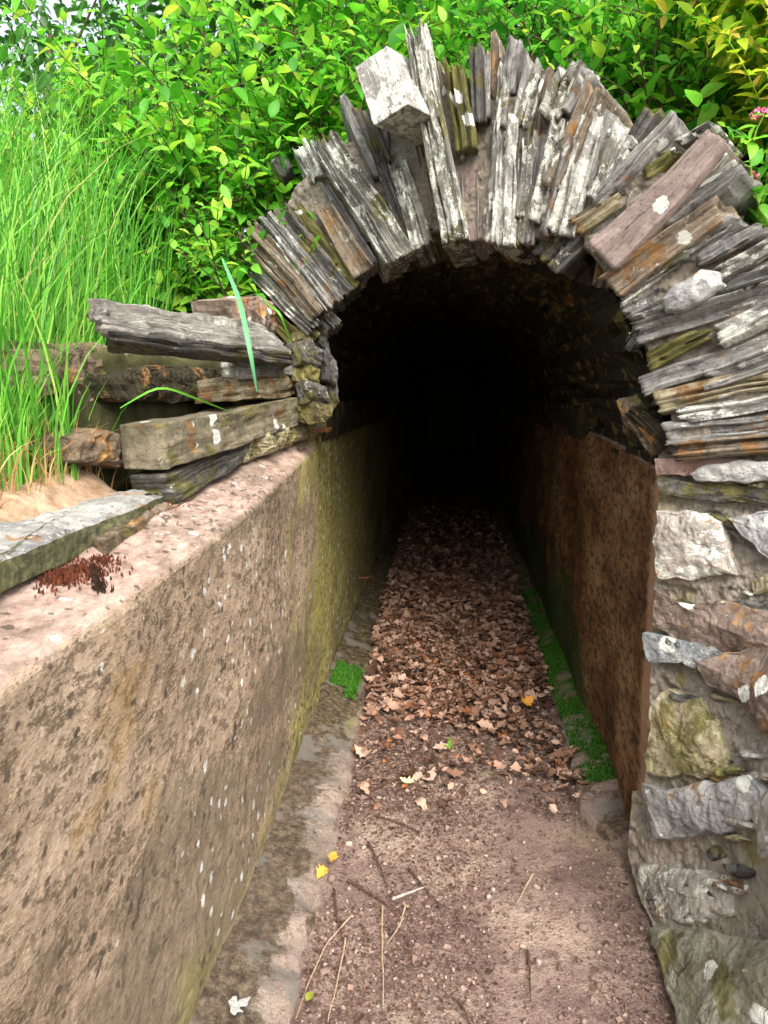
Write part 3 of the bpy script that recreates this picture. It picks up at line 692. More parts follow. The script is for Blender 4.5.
# vault: stones on edge, running into the dark
prof = np.array([face(*p) for p in [(300, 420), (306, 385)] + INNER + [(668, 455), (668, 475)]])
d = np.r_[0, np.cumsum(np.linalg.norm(np.diff(prof[:, [0, 2]], axis=0), axis=1))]
na = 420; aa = np.linspace(0, d[-1], na); px_ = np.interp(aa, d, prof[:, 0]); pz_ = np.interp(aa, d, prof[:, 2])
px_ = np.clip(px_, -.44, .5)
yy = np.concatenate([np.arange(-.02, 1.0, .02), np.arange(1.0, 12.6, .15)])
cx, cz = .02, .95
A, Y_ = np.meshgrid(np.arange(na), yy, indexing='ij')
edge = np.cumsum(R2 := G.uniform(.012, .04, 80)); cell = np.searchsorted(edge, aa)[A]
cellw = np.floor((Y_ + cell * .37) / .22)
hgt = _h(cell, cellw.astype(int), cell * 0, 5) * .018
bx = px_[A]; bz = pz_[A]
dirx = cx - bx; dirz = cz - bz; ll = np.hypot(dirx, dirz) + 1e-6
P = np.stack([bx, yface(bx) + .012 + Y_, bz], -1)
hgt = hgt + .006 * fbm(P.reshape(-1, 3), 30, 3, 9).reshape(hgt.shape) - .02
P[..., 0] += dirx / ll * hgt; P[..., 2] += dirz / ll * hgt
arc = np.stack([Y_.ravel(), aa[A].ravel(), hgt.ravel()], 1)
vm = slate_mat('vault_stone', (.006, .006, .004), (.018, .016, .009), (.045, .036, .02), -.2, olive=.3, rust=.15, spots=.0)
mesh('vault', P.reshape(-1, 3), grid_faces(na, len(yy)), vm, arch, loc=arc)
# end wall far inside
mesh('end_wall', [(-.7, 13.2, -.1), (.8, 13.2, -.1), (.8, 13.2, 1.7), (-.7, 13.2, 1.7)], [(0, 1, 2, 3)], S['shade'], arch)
# soil retaining boxes above the side walls inside the tunnel (close the gap to the vault)
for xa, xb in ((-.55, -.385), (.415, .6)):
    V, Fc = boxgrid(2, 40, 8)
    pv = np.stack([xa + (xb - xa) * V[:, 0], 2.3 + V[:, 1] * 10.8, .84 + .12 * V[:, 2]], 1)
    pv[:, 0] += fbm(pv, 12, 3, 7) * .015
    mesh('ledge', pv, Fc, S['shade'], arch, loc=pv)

# rubble filling the left springing, between the slates and the wall top
def quadstone(name, pts, off, depth, kind, parent, seed, planefn=face, **kw):
    cs = [planefn(*p, off) for p in pts]
    n = np.cross(cs[1] - cs[0], cs[3] - cs[0]); n /= np.linalg.norm(n)
    if np.dot(n, CAM - cs[0]) < 0: n = -n
    return slab(name, cs, 0, depth, S[kind], parent, seed, nrm=n, **kw)
RB = [([(284, 326), (306, 322), (318, 334), (310, 346), (288, 346)], .0, 'stone_olive'), ([(290, 345), (312, 340), (326, 352), (322, 368), (294, 366)], .02, 'dark'),
      ([(284, 366), (306, 362), (322, 368), (320, 384), (290, 386)], .01, 'stone_olive'), ([(296, 384), (316, 378), (330, 388), (330, 402), (300, 404)], .02, 'dark'),
      ([(286, 404), (316, 398), (336, 404), (338, 418), (322, 426), (290, 424)], .01, 'stone_olive'), ([(318, 344), (328, 340), (338, 362), (336, 384), (320, 380)], -.03, 'dark'),
      ([(304, 322), (320, 312), (330, 326), (324, 344), (308, 338)], -.02, 'dark'), ([(324, 384), (336, 380), (342, 404), (330, 412)], -.05, 'dark')]
for i, (pts, off, kind) in enumerate(RB):
    rock('rubble', [face(*p, off) for p in pts], .22, S[kind], arch, 300 + i, nrm=(.35, -.94, 0), dome=.016, rough=.009, jag=.008, nth=64, nr=16, back=.9)
for i, (pts, off, kind) in enumerate([([(618, 402), (636, 398), (668, 440), (674, 456), (652, 452), (624, 424)], -.01, 'bedding')]):
    rock('rubble', [face(*p, off) for p in pts], .2, S[kind], arch, 320 + i, dome=.015, rough=.008, jag=.008, nth=64, nr=16)

# ------------------------------------------------------------ left dry-laid stones
def lplane(px, py, off=0.0):
    a = np.array([-.42, 2.0, 0]); b = np.array([-.55, .8, 0]); d_ = (b - a) / np.linalg.norm(b - a); n = np.array([d_[1], -d_[0], 0])
    if n[0] < 0: n = -n
    return on_plane(px, py, a + n * off, n)
DG = 'dry laid stones beside the wall'
def lay(pts, off, dep, kind, nl, n, lab, cat, seed, **kw):
    tl, tr, br, bl = [lplane(*p, off) for p in pts]
    n = np.array(n, float); n /= np.linalg.norm(n)
    return slab('stone_slab', [bl, tl, tr, br], 0, dep, S[kind], None, seed, nrm=n, nlam=nl, label=lab, cat=cat, group=DG, res=.008, **kw)
lay([(104, 330), (290, 352), (292, 364), (110, 340)], .045, .10, 'dark', 4, (.45, -.88, .1), 'shaded underside of the pale longest slab, its shade given as dark slate', 'stone', 401, step=.006, jag=.02)  # dark strip stands in for the shade beneath the long slab
tl, tr, br, bl = [lplane(*p, .05) for p in [(80, 300), (262, 326), (294, 352), (98, 322)]]
slab('stone_slab', [bl, tl, tr, br], 0, .024, S['grey_pale'], None, 402, nrm=np.array([.40, -.52, .75]), nlam=9, res=.008, step=.004, jag=.035, wob=.002, label='longest slab with a pale streaked top, overhanging the dark gap beside the arch', cat='slab', group=DG)
lay([(162, 424), (300, 398), (304, 424), (166, 470)], .02, .10, 'stone_olive2', 2, (.93, -.35, .05), 'thick square cut slab with one white lichen spot, under the dark gap', 'slab', 403, step=.003, jag=.008)
lay([(220, 378), (300, 372), (304, 396), (222, 402)], .00, .10, 'yellow', 3, (.8, -.6, .05), 'small ochre stone wedged between the two long slabs near the arch', 'stone', 404, step=.006, jag=.01)
rock('stone_slab', [lplane(*p, -.16) for p in [(40, 350), (96, 342), (140, 352), (146, 392), (110, 408), (48, 396)]], .12, S['bedding'], None, 431, dome=.02, rough=.006, label='brown stone half buried in grass left of the dark gap', cat='stone', group=DG)
rock('stone_slab', [lplane(*p, -.10) for p in [(70, 436), (100, 428), (122, 432), (128, 466), (96, 470), (74, 462)]], .10, S['bedding'], None, 432, dome=.02, rough=.006, label='low rounded brown stone in the dry grass at the left end of the square cut slab', cat='stone', group=DG)
rock('stone_slab', [lplane(*p, -.10) for p in [(112, 378), (150, 366), (236, 370), (232, 400), (120, 402)]], .12, S['shade'], None, 405, label='stone with the shade put into its dark colour, set back deep in the gap between the slabs', cat='stone', group=DG)  # shade of the gap painted in through the near-black slate
lay([(160, 476), (250, 440), (244, 464), (172, 506)], .01, .08, 'dark', 5, (.93, -.35, .05), 'dark flaky stone with white specks directly under the square cut slab', 'stone', 406, step=.008, jag=.012)
rock('stone_slab', [lplane(*p, .005) for p in [(228, 446), (262, 430), (300, 416), (326, 412), (330, 430), (290, 446), (244, 464)]], .09, S['stone_crust'], None, 407, dome=.014, label='yellow lichened stone resting on the wall top next to the tunnel mouth', cat='stone', group=DG)
lay([(240, 356), (298, 360), (300, 374), (242, 378)], .02, .08, 'grey', 2, (.8, -.6, .05), 'small grey stone right under the tip of the longest slab', 'stone', 408, step=.006, jag=.01)
rock('stone_slab', [lplane(*p, -.06) for p in [(232, 300), (262, 296), (296, 318), (298, 346), (262, 340), (236, 328)]], .10, S['stone_brown'], None, 409, dome=.015, label='brown stone leaning behind the longest slab below the arch slates', cat='stone', group=DG)
# dark packing behind the dry-laid stones
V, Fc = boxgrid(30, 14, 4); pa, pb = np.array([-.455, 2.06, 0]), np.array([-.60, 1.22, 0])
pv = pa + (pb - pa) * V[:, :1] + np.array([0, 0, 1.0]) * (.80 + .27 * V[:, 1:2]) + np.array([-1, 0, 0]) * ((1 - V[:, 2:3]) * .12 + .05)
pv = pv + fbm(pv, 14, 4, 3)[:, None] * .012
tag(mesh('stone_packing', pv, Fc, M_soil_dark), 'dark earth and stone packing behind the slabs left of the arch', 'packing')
# low slab in the left foreground, its flat top visible
tp = [on_floor(px, py, .818) for px, py in [(-90, 570), (-60, 544), (0, 520), (60, 506), (120, 492), (160, 484), (168, 492), (128, 512), (76, 530), (0, 560), (-60, 592)]]
rock('stone_slab', tp, .034, S['fore'], None, 420, nrm=(0, 0, 1), dome=.006, rough=.003, jag=.005, ledge=.002, label='long flat grey slab with a green edge lying in the left foreground', cat='slab', group=DG, nth=160, back=.96)
tp = [on_floor(px, py, .80) for px, py in [(84, 536), (120, 514), (170, 494), (214, 484), (198, 496), (150, 516), (104, 540)]]
rock('stone_slab', tp, .04, S['bedding'], None, 421, nrm=(0, 0, 1), dome=.004, rough=.004, ledge=.002, jag=.01, nth=160, label='crumbling brown stone bedded below the flat foreground slab', cat='stone', group=DG)

# ------------------------------------------------------------ right wing wall
ROWS = [(440, 645, 1.48, 1.37), (470, 648, 1.48, 1.36), (560, 644, 1.48, 1.32), (650, 640, 1.48, 1.28), (800, 632, 1.465, 1.15), (850, 628, 1.45, 1.10), (900, 642, 1.345, 1.05), (1000, 680, 1.075, .96), (1040, 702, 1.0, .92)]
def wing(px, py, off=0.0):
    ry = [r[0] for r in ROWS]
    x0 = np.interp(py, ry, [r[1] for r in ROWS]); y0 = np.interp(py, ry, [r[2] for r in ROWS]); y1 = np.interp(py, ry, [r[3] for r in ROWS])
    t = (px - x0) / (768 - x0)
    return at_y(px, py, y0 + (y1 - y0) * t) + np.array([-.35, -.93, .12]) * off
ww = empty('rubble_wall', (.55, 1.3, 0), 'rough mortared rubble wall running forward from the right foot of the arch', 'wall')
nu, nv = 200, 380; V = []
for py in np.linspace(446, 1036, nv):
    x0 = np.interp(py, [r[0] for r in ROWS], [r[1] for r in ROWS])
    for px in np.linspace(x0 + 12 * (py < 790), 806, nu): V.append(wing(px, py, .002))
V = np.array(V); nn = np.array([-.35, -.93, .12])
rd = fbm(V * [1, 1, 1.8], 26, 5, 41)
V = V + nn[None] * (rd * .010 - .5 * np.abs(rd) * .012 + .004 + fbm(V, 8, 2, 42) * .010 + fbm(V, 110, 3, 43) * .004)[:, None]
cells = grid_faces(nv, nu)
mesh('mortar', V, cells, M_wing, ww)
# the wall runs on to the right, beyond the edge of the photograph
def ext(py, sx, off=0.0):
    e = wing(800, py) if py > 446 else face(800, py, .03)
    return e + np.array([.944, -.33, 0]) * sx + np.array([-.33, -.944, 0]) * off
rows = np.linspace(232, 1040, 150); ss = np.linspace(-.02, 2.2, 200)
V = np.array([ext(py, sx) for py in rows for sx in ss])
V = V + np.array([-.33, -.944, 0])[None] * (fbm(V, 22, 4, 48) * .012 + fbm(V, 6, 2, 49) * .02)[:, None]
mesh('mortar', V, grid_faces(len(rows), len(ss)), M_wing, ww)
for i in range(60):
    py = 262 + (i // 4) * 50 + R.uniform(-10, 10); sx = .20 + (i % 4) * .22 + R.uniform(-.05, .05); hw, hh_ = R.uniform(.07, .13), R.uniform(10, 22)
    if py > 1000: continue
    P_ = [ext(py + hh_ * math.sin(a) * R.uniform(.75, 1.1), sx + hw * math.copysign(abs(math.cos(a)) ** .6, math.cos(a)) * R.uniform(.85, 1.05), .015) for a in [k * math.pi / 4 + .3 for k in range(8)]]
    rock('stone', P_, .1, S[R.choice(['stone_blue', 'stone_pale', 'stone_brown', 'grey', 'stone_crust'])], ww, 640 + i, dome=.012, rough=.004, jag=.007, nth=48, nr=12)
WS = [
 ([(652, 460), (700, 457), (748, 460), (744, 473), (700, 475), (654, 474)], .02, .12, 'pinkish', .006, 'pink mortar capping along the top of the wall'),
 ([(648, 478), (700, 484), (760, 488), (810, 490), (810, 508), (740, 502), (649, 495)], .03, .2, 'dark', .003, 'long straight edged dark slate at the top of the wall'),
 ([(700, 474), (716, 467), (810, 462), (810, 478), (740, 480), (704, 480)], .055, .2, 'stone_blue', .006, None),
 ([(642, 514), (700, 512), (716, 526), (732, 570), (700, 572), (664, 568), (652, 548)], .045, .14, 'stone_pale', .014, 'pale angular stone with a brown underside'),
 ([(730, 519), (810, 516), (810, 566), (762, 548)], .05, .14, 'stone_blue', .01, None),
 ([(720, 600), (760, 597), (810, 598), (810, 614), (730, 612)], .03, .14, 'dark', .006, None),
 ([(646, 590), (672, 602), (730, 606), (810, 614), (810, 656), (740, 650), (690, 640), (656, 624)], .035, .14, 'stone_brown', .012, None),
 ([(638, 634), (690, 640), (728, 651), (712, 657), (653, 657)], .05, .1, 'blue', .003, 'thin blue slate sticking out'),
 ([(700, 658), (730, 648), (810, 636), (810, 722), (758, 716), (738, 692), (706, 676)], .07, .16, 'stone_brown', .012, 'big brown stone with pale lichen rings'),
 ([(632, 700), (668, 690), (700, 696), (716, 724), (726, 764), (700, 772), (642, 768)], .03, .14, 'stone_crust', .014, 'yellowish stone with a dark grey patch'),
 ([(634, 778), (666, 784), (710, 776), (748, 768), (758, 784), (744, 806), (700, 824), (656, 828)], .055, .14, 'stone_blue', .012, 'pale blue-grey stone with a rounded end'),
 ([(640, 862), (690, 864), (728, 872), (732, 908), (690, 914), (654, 912), (642, 886)], .015, .12, 'stone_pale', .016, None),
 ([(654, 918), (700, 920), (760, 922), (850, 918), (850, 1050), (740, 1026), (686, 1006), (668, 960)], .065, .14, 'flag', .008, 'large flat greenish stone at the foot of the wall'),
 ([(752, 800), (780, 790), (810, 800), (810, 850), (762, 850)], .02, .1, 'stone_pale', .014, None),
 ([(750, 580), (776, 570), (810, 566), (810, 590), (752, 592)], .02, .1, 'stone_crust', .01, None),
]
for i, (pts, off, dep, kind, dome, lab) in enumerate(WS):
    cxp = np.mean([p[0] for p in pts]); cyp = np.mean([p[1] for p in pts])
    pts = [(max(cxp + (p[0] - cxp) * 1.06, float(np.interp(p[1], [r[0] for r in ROWS], [r[1] for r in ROWS])) + 11 * (p[1] < 790)), cyp + (p[1] - cyp) * 1.1) for p in pts]
    P_ = [wing(*p, off * .72) for p in pts]
    rock('stone', P_, dep, S[kind], ww, 500 + i, dome=dome * .6, rough=.0025, jag=.009, ledge=.0035 if dome > .005 else .001, label=lab, bevel=.05)

for i in range(44):
    py = R.uniform(470, 905); x0 = float(np.interp(py, [r[0] for r in ROWS], [r[1] for r in ROWS])); px = x0 + R.uniform(34, 150)
    w_, h_ = R.uniform(7, 26), R.uniform(3, 8); sl = R.uniform(-.1, .35)
    pts = [(px + w_ * math.cos(a) * R.uniform(.8, 1.1), py + h_ * math.sin(a) * R.uniform(.8, 1.1) + sl * w_ * math.cos(a)) for a in [k * math.pi / 4 for k in range(8)]]
    rock('stone_chip', [wing(*p, R.uniform(.012, .02)) for p in pts], .05, S[R.choice(['stone_crust', 'stone_pale', 'stone_brown', 'grey', 'dark', 'stone_pale'])], ww, 560 + i, dome=.008, rough=.004, jag=.006, nth=40, nr=10)

# ------------------------------------------------------------ leaf shapes
def leaf_shape(kind):
    """unit leaf along +x, from 0 to 1, width in y, z up; returns verts, faces (triangles / quads as lists)"""
    if kind == 'ovate':
        prof = [(0, .0), (.18, .2), (.42, .27), (.7, .19), (1, 0)]
    elif kind == 'lance':
        prof = [(0, .0), (.2, .11), (.45, .14), (.75, .09), (1, 0)]
    V = []; Fc = []
    for i, (x, w_) in enumerate(prof):
        z = -.28 * x * x
        if w_ == 0: V.append((x, 0, z)); continue
        V += [(x, w_, z + .10 * w_ / .27), (x, 0, z), (x, -w_, z + .10 * w_ / .27)]
    n = len(prof)
    Fc = [(0, 2, 1), (0, 3, 2)]
    for i in range(n - 3):
        a = 1 + 3 * i; b = a + 3
        Fc += [(a, a + 1, b + 1), (a, b + 1, b), (a + 1, a + 2, b + 2), (a + 1, b + 2, b + 1)]
    a = 1 + 3 * (n - 3); e = len(V) - 1
    Fc += [(a, a + 1, e), (a + 1, a + 2, e)]
    return np.array(V), np.array(Fc)
def instances(base, Fc, pos, dirv, up, size):
    """numpy batch of a unit shape: x->dirv, z->up"""
    dirv = dirv / (np.linalg.norm(dirv, axis=1)[:, None] + 1e-9)
    y = np.cross(up, dirv); y /= (np.linalg.norm(y, axis=1)[:, None] + 1e-9); z = np.cross(dirv, y)
    if np.ndim(size) == 1: size = np.stack([size] * 3, 1)
    B = base[None] * size[:, None, :]
    P = pos[:, None] + B[..., 0:1] * dirv[:, None] + B[..., 1:2] * y[:, None] + B[..., 2:3] * z[:, None]
    n, k = len(pos), len(base)
    return P.reshape(-1, 3), (Fc[None] + (np.arange(n) * k)[:, None, None]).reshape(-1, Fc.shape[1])

def shrub(name, label, cat, base, height, spread, nst, leaf, mat, seed, kind='ovate', lean=(0, 0), group=None, step=.035, thick=.004, branch=3, flowers=None, keep=None):
    g = np.random.default_rng(seed); base = np.array(base, float)
    root = empty(name, base, label, cat, group)
    SV, SF = [], []; pos, dr, up, sz = [], [], [], []
    def add_tube(pts, r0, r1):
        V, F_ = tube(pts, np.linspace(r0, r1, len(pts)), 5); o = sum(len(x) for x in SV)
        SV.append(np.array(V)); SF.extend([tuple(i + o for i in f) for f in F_])
    def leafy(pts, L):
        n = max(2, int(L / step)); ts = np.linspace(.12, 1, n)
        cum = np.linspace(0, 1, len(pts)); ph = g.random() * 6
        for j, t in enumerate(ts):
            p = np.array([np.interp(t, cum, pts[:, k]) for k in range(3)])
            q = np.array([np.interp(min(1, t + .05), cum, pts[:, k]) for k in range(3)]); ax = q - p + 1e-6; ax /= np.linalg.norm(ax)
            a0 = ph + j * 1.57
            for s_ in (0, math.pi):
                u = np.cross(ax, [0.1, .2, 1]); u /= np.linalg.norm(u) + 1e-9; w_ = np.cross(ax, u)
                o = math.cos(a0 + s_) * u + math.sin(a0 + s_) * w_
                dv = o + ax * g.uniform(.2, .9) + g.normal(0, .25, 3) + [0, 0, .05]
                pos.append(p); dr.append(dv); up.append(np.array([g.normal(0, .35), -.25 + g.normal(0, .35), 1.0])); sz.append(leaf * g.uniform(.45, 1.15) * (1.1 - .45 * t))
    for i in range(nst):
        a = g.random() * 6.283; r = g.random() ** .6 * spread
        b0 = base + [math.cos(a) * r * .5, math.sin(a) * r * .5, -.05]
        h = height * g.uniform(.6, 1.1)
        tip = b0 + [math.cos(a) * r * .8 + lean[0] * h + g.normal(0, .08), math.sin(a) * r * .8 + lean[1] * h, h]
        m = (b0 + tip) / 2 + [g.normal(0, .04), g.normal(0, .04), h * .12]
        ts = np.linspace(0, 1, 9)[:, None]; pts = (1 - ts) ** 2 * b0 + 2 * ts * (1 - ts) * m + ts ** 2 * tip
        add_tube(pts, thick, thick * .35); leafy(pts, h)
        for bnum in range(branch):
            t = g.uniform(.2, .85); k = int(t * 8); p = pts[k]
            L = height * g.uniform(.15, .4); aa_ = g.random() * 6.283
            e = p + np.array([math.cos(aa_) * L, math.sin(aa_) * L, L * g.uniform(.1, .9)])
            mm = (p + e) / 2 + [0, 0, L * .15]; ts2 = np.linspace(0, 1, 6)[:, None]
            bp_ = (1 - ts2) ** 2 * p + 2 * ts2 * (1 - ts2) * mm + ts2 ** 2 * e
            add_tube(bp_, thick * .6, thick * .25); leafy(bp_, L)
    pos, dr, up, sz = map(np.array, (pos, dr, up, sz))
    if keep is not None:
        kmask = keep(pos); pos, dr, up, sz = pos[kmask], dr[kmask], up[kmask], sz[kmask]
    B, Fc = leaf_shape(kind); V, F_ = instances(B, Fc, pos, dr, up, sz)
    mesh('stem', np.concatenate(SV), SF, M_bark if thick > .003 else M_grass, root)
    mesh('foliage', V, F_, mat, root, smooth=True)
    return root

def proj(P):
    d = P - CAM; x = d[:, 0] * CY + d[:, 1] * SY; f_ = -d[:, 0] * SY + d[:, 1] * CY
    zc = f_ * CP - d[:, 2] * SP; yc = d[:, 2] * CP + f_ * SP
    return W / 2 + F * x / zc, H / 2 - F * yc / zc
def pt(px, py, Y): return at_y(px, py, Y)
def ground_pt(px, Y):
    p = at_y(px, 200, Y); return np.array([p[0], Y, float(bank_h(np.array([p[0]]), np.array([Y]))[0])])

SH = [  # px, Y, height, spread, stems, leaf, mat, label
 (262, 2.22, .34, .22, 34, .055, M_leafA, 'low leafy sprig spilling over the left haunch of the arch'),
 (205, 2.35, .85, .32, 30, .070, M_leafA, 'bright green shrub with oval leaves directly left of the arch'),
 (75, 2.15, .78, .26, 16, .060, M_leafA, 'loose leafy stems rising through the long grass nearest the left edge'),
 (130, 2.45, 1.0, .36, 30, .070, M_leafA, 'tall leafy shrub standing in the long grass on the left'),
 (305, 2.45, .95, .36, 32, .074, M_leafA, 'bright shrub rising behind the square lichened block'),
 (45, 2.9, .75, .36, 18, .066, M_leafA, 'green shrub at the far left edge under the sky gap'),
 (405, 2.7, 1.0, .38, 28, .070, M_leafA, 'bushy shrub behind the tallest slate'),
 (505, 2.6, .85, .35, 26, .050, M_leafB, 'deep green small leaved shrub behind the crown of the arch'),
 (590, 2.35, .80, .34, 34, .060, M_leafB, 'dark green shrub just right of the crown of the arch'),
 (665, 2.05, .62, .28, 34, .058, M_leafA, 'leafy shrub overhanging the right shoulder of the arch'),
 (640, 2.9, 1.2, .4, 28, .066, M_leafA, 'tall green shrub further back on the right'),
 (735, 2.6, 1.2, .4, 32, .060, M_leafA, 'green shrub behind the golden one in the top right corner'),
]
for i, (px, Y, h, sp, n, lf, m, lab) in enumerate(SH):
    shrub('leafy_shrub', lab, 'shrub', ground_pt(px, Y), h, sp, n, lf, m, 900 + i, lean=(0, -.55) if i == 0 else (0, 0), group='green shrubs on the bank', branch=4, thick=.0035)
shrub('leafy_shrub', 'low green shrub filling the corner where the arch meets the right edge', 'shrub', np.array([.70, 1.56, 1.33]), .17, .22, 36, .045, M_leafA, 949, lean=(0, -.25), branch=4, thick=.003, group='green shrubs on the bank')
b = ground_pt(800, 1.70)
sp_ = shrub('golden_shrub', 'golden yellow leaved shrub with pink flower heads at the right edge', 'shrub', b, .80, .17, 52, .052, M_leafY, 950, 'ovate', branch=6, thick=.003, step=.026)
def flower_head(c, r, seed):
    g = np.random.default_rng(seed); n = 70
    d = g.normal(size=(n, 3)); d[:, 2] = np.abs(d[:, 2]); d /= np.linalg.norm(d, axis=1)[:, None]
    B, Fc = leaf_shape('ovate'); V, F_ = instances(B, Fc, c + d * r * [1, 1, .5], d + g.normal(0, .5, (n, 3)), g.normal(size=(n, 3)), np.full(n, r * .45))
    mesh('flower_head', V, F_, M_petal, sp_)
for k, (px, py, r) in enumerate([(746, 179, .017), (760, 115, .014)]): flower_head(pt(px, py, 1.50), r, 970 + k)

# trees beyond
def tree(label, x, y, h, cr, n, seed, mat=None, trunk=.1, leaf=.16, squash=1.0):
    g = np.random.default_rng(seed); z0 = float(bank_h(np.array([x]), np.array([y]))[0]) - .1
    root = empty('broadleaf_tree', (x, y, z0), label, 'tree', 'trees beyond the bank')
    pts = [np.array([x, y, z0])]; 
    for k in range(1, 8): pts.append(np.array([x + g.normal(0, .08), y + g.normal(0, .08), z0 + h * .8 * k / 7]))
    V, Fc = tube(pts, np.linspace(trunk, trunk * .3, 8), 9); V = list(V)
    cl = []
    for k in range(26):
        a = g.random() * 6.283; rr = cr * g.random() ** .5; zz = g.uniform(.18, 1.0) * h; rr *= math.sin(math.pi * min(.97, .18 + .8 * zz / h)) ** .6
        c = np.array([x + math.cos(a) * rr, y + math.sin(a) * rr, z0 + zz]); cl.append(c)
        s = pts[max(1, min(6, int(zz / h * 6)))]
        v2, f2 = tube([s, (s + c) / 2 + [0, 0, .1], c], [trunk * .3, trunk * .18, trunk * .06], 5); o = len(V); V += list(v2); Fc += [tuple(i + o for i in f) for f in f2]
    mesh('trunk', V, Fc, M_bark, root)
    cl = np.array(cl); ci = g.integers(0, len(cl), n); dd_ = g.normal(size=(n, 3)); dd_ *= (g.random(n) ** .4 * cr * .42 / np.linalg.norm(dd_, axis=1))[:, None]; dd_[:, 2] *= .65 * squash
    pos = cl[ci] + dd_
    B, F_ = leaf_shape('ovate'); d = g.normal(size=(n, 3)); d[:, 2] -= .3
    up = g.normal(0, .5, (n, 3)) + [0, -.2, 1]
    V, F_ = instances(B, F_, pos, d, up, leaf * g.uniform(.5, 1.1, n))
    mesh('crown', V, F_, mat or M_leafF, root, smooth=True)
TR = [(-1.15, 5.6, 4.2, 1.6, 13000, 'dense tree rising behind the bright shrub left of the arch'), (.2, 6.5, 3.8, 1.7, 10000, 'dark tree filling the gap straight above the arch crown'),
      (1.9, 6.0, 4.2, 1.6, 10000, 'dark green tree behind the right shoulder of the arch'), (3.7, 5.4, 4.2, 1.6, 9000, 'tree at the far right behind the golden shrub'),
      (-4.3, 8.2, 3.6, 1.6, 3500, 'thin crowned tree at the far left with sky showing through')]
for i, (x, y, h, cr, n, lab) in enumerate(TR): tree(lab, x, y, h, cr, n, 1000 + i, leaf=.13)

# ------------------------------------------------------------ grass
def blades(name, pos, h, lean, width, mat, seed, segs=6, parent=None, droop=.6, **tg):
    g = np.random.default_rng(seed); n = len(pos)
    az = g.random(n) * 6.283; ld = np.stack([np.cos(az), np.sin(az), 0 * az], 1)
    ld = ld * .7 + np.array(lean)[None]; bend = g.uniform(.15, 1.0, n) * droop
    t = np.linspace(0, 1, segs)
    c = pos[:, None] + np.array([0, 0, 1.0]) * (h[:, None] * (t - .25 * bend[:, None] * t ** 3))[..., None] + ld[:, None] * (h[:, None] * bend[:, None] * .75 * t[None] ** 2)[..., None]
    wa = g.random(n) * 6.283; side = np.stack([np.cos(wa), np.sin(wa), 0 * wa], 1)
    w_ = (width * g.uniform(.5, 1.2, n))[:, None] * np.array([.8, 1, .95, .75, .45, .08][:segs] if segs == 6 else np.linspace(1, .05, segs))[None]
    A_ = c - side[:, None] * w_[..., None] * .5; B_ = c + side[:, None] * w_[..., None] * .5
    V = np.stack([A_, B_], 2).reshape(-1, 3)
    k = np.arange(segs - 1) * 2; q = np.stack([k, k + 1, k + 3, k + 2], 1)
    Fc = (q[None] + (np.arange(n) * segs * 2)[:, None, None]).reshape(-1, 4)
    o = mesh(name, V, Fc, mat, parent, smooth=True, origin=(pos[:, 0].mean(), pos[:, 1].mean(), pos[:, 2].min()))
    return tag(o, **tg)
def scatter(n, x0, x1, y0, y1, cond):
    x = G.uniform(x0, x1, n * 4); y = G.uniform(y0, y1, n * 4); m = cond(x, y); x, y = x[m][:n], y[m][:n]
    return np.stack([x, y, bank_h(x, y) - .01], 1)
def gcond(x, y):
    c = fbm(np.stack([x, y, 0 * x], 1), 3.5, 2, 4)
    return (y < yface(x) + .55) & (((x < -.70 + .1 * c) & (y < 1.35)) | ((x < -.76) & (y >= 1.35))) & (c > -.9)
pos = scatter(8500, -2.0, -.6, .75, 2.9, gcond)
hh = G.uniform(.2, .85, len(pos)) * np.clip(.55 + (-.6 - pos[:, 0]) * 1.3, .5, 1)
blades('tall_grass', pos, hh, (.22, -.05, 0), .0044, M_grass, 61, droop=.9, kind='stuff', label='long bright green grass on the left bank', cat='grass')
pos = scatter(5200, -1.6, -.60, .85, 1.75, lambda x, y: (x < -.64))
pos = np.concatenate([pos, scatter(2600, -.88, -.67, 1.15, 1.7, lambda x, y: x < -.69 + 0 * x)])
q_ = scatter(4200, -1.15, -.62, 1.12, 1.95, lambda x, y: (x < -.66 - .05 * (y > 1.3)) & (y < yface(x) + .3)); pos = np.concatenate([pos, q_])
blades('short_grass', pos, G.uniform(.05, .24, len(pos)), (.2, -.1, 0), .0038, M_grass, 62, kind='stuff', label='short grass sprouting at the foot of the long grass', cat='grass')
pos = np.concatenate([scatter(2200, -1.1, -.60, .8, 1.45, lambda x, y: x < -.62 + 0 * x), scatter(1600, -.86, -.66, 1.15, 1.75, lambda x, y: x < -.67)])
blades('dry_grass', pos, G.uniform(.03, .14, len(pos)), (.3, -.2, 0), .0025, M_dry, 63, droop=1.6, kind='stuff', label='dry straw coloured grass matted at the roots of the green grass', cat='grass')
# ground cover of small leaves behind the arch so no bare soil shows
n = 14000; x = G.uniform(-4, 4.5, n); y = G.uniform(1.6, 8, n); m = y > yface(np.clip(x, -1.2, .9)) + .18
x, y = x[m], y[m]; z = bank_h(x, y) + G.uniform(0, .16, len(x))
B, Fc = leaf_shape('ovate'); V, F_ = instances(B, Fc, np.stack([x, y, z], 1), G.normal(size=(len(x), 3)) * [1, 1, .4], G.normal(0, .35, (len(x), 3)) + [0, 0, 1], G.uniform(.03, .08, len(x)))
tag(mesh('ground_cover', V, F_, M_leafB, smooth=True), 'low leafy ground cover on the bank behind the arch', 'ground cover', kind='stuff')

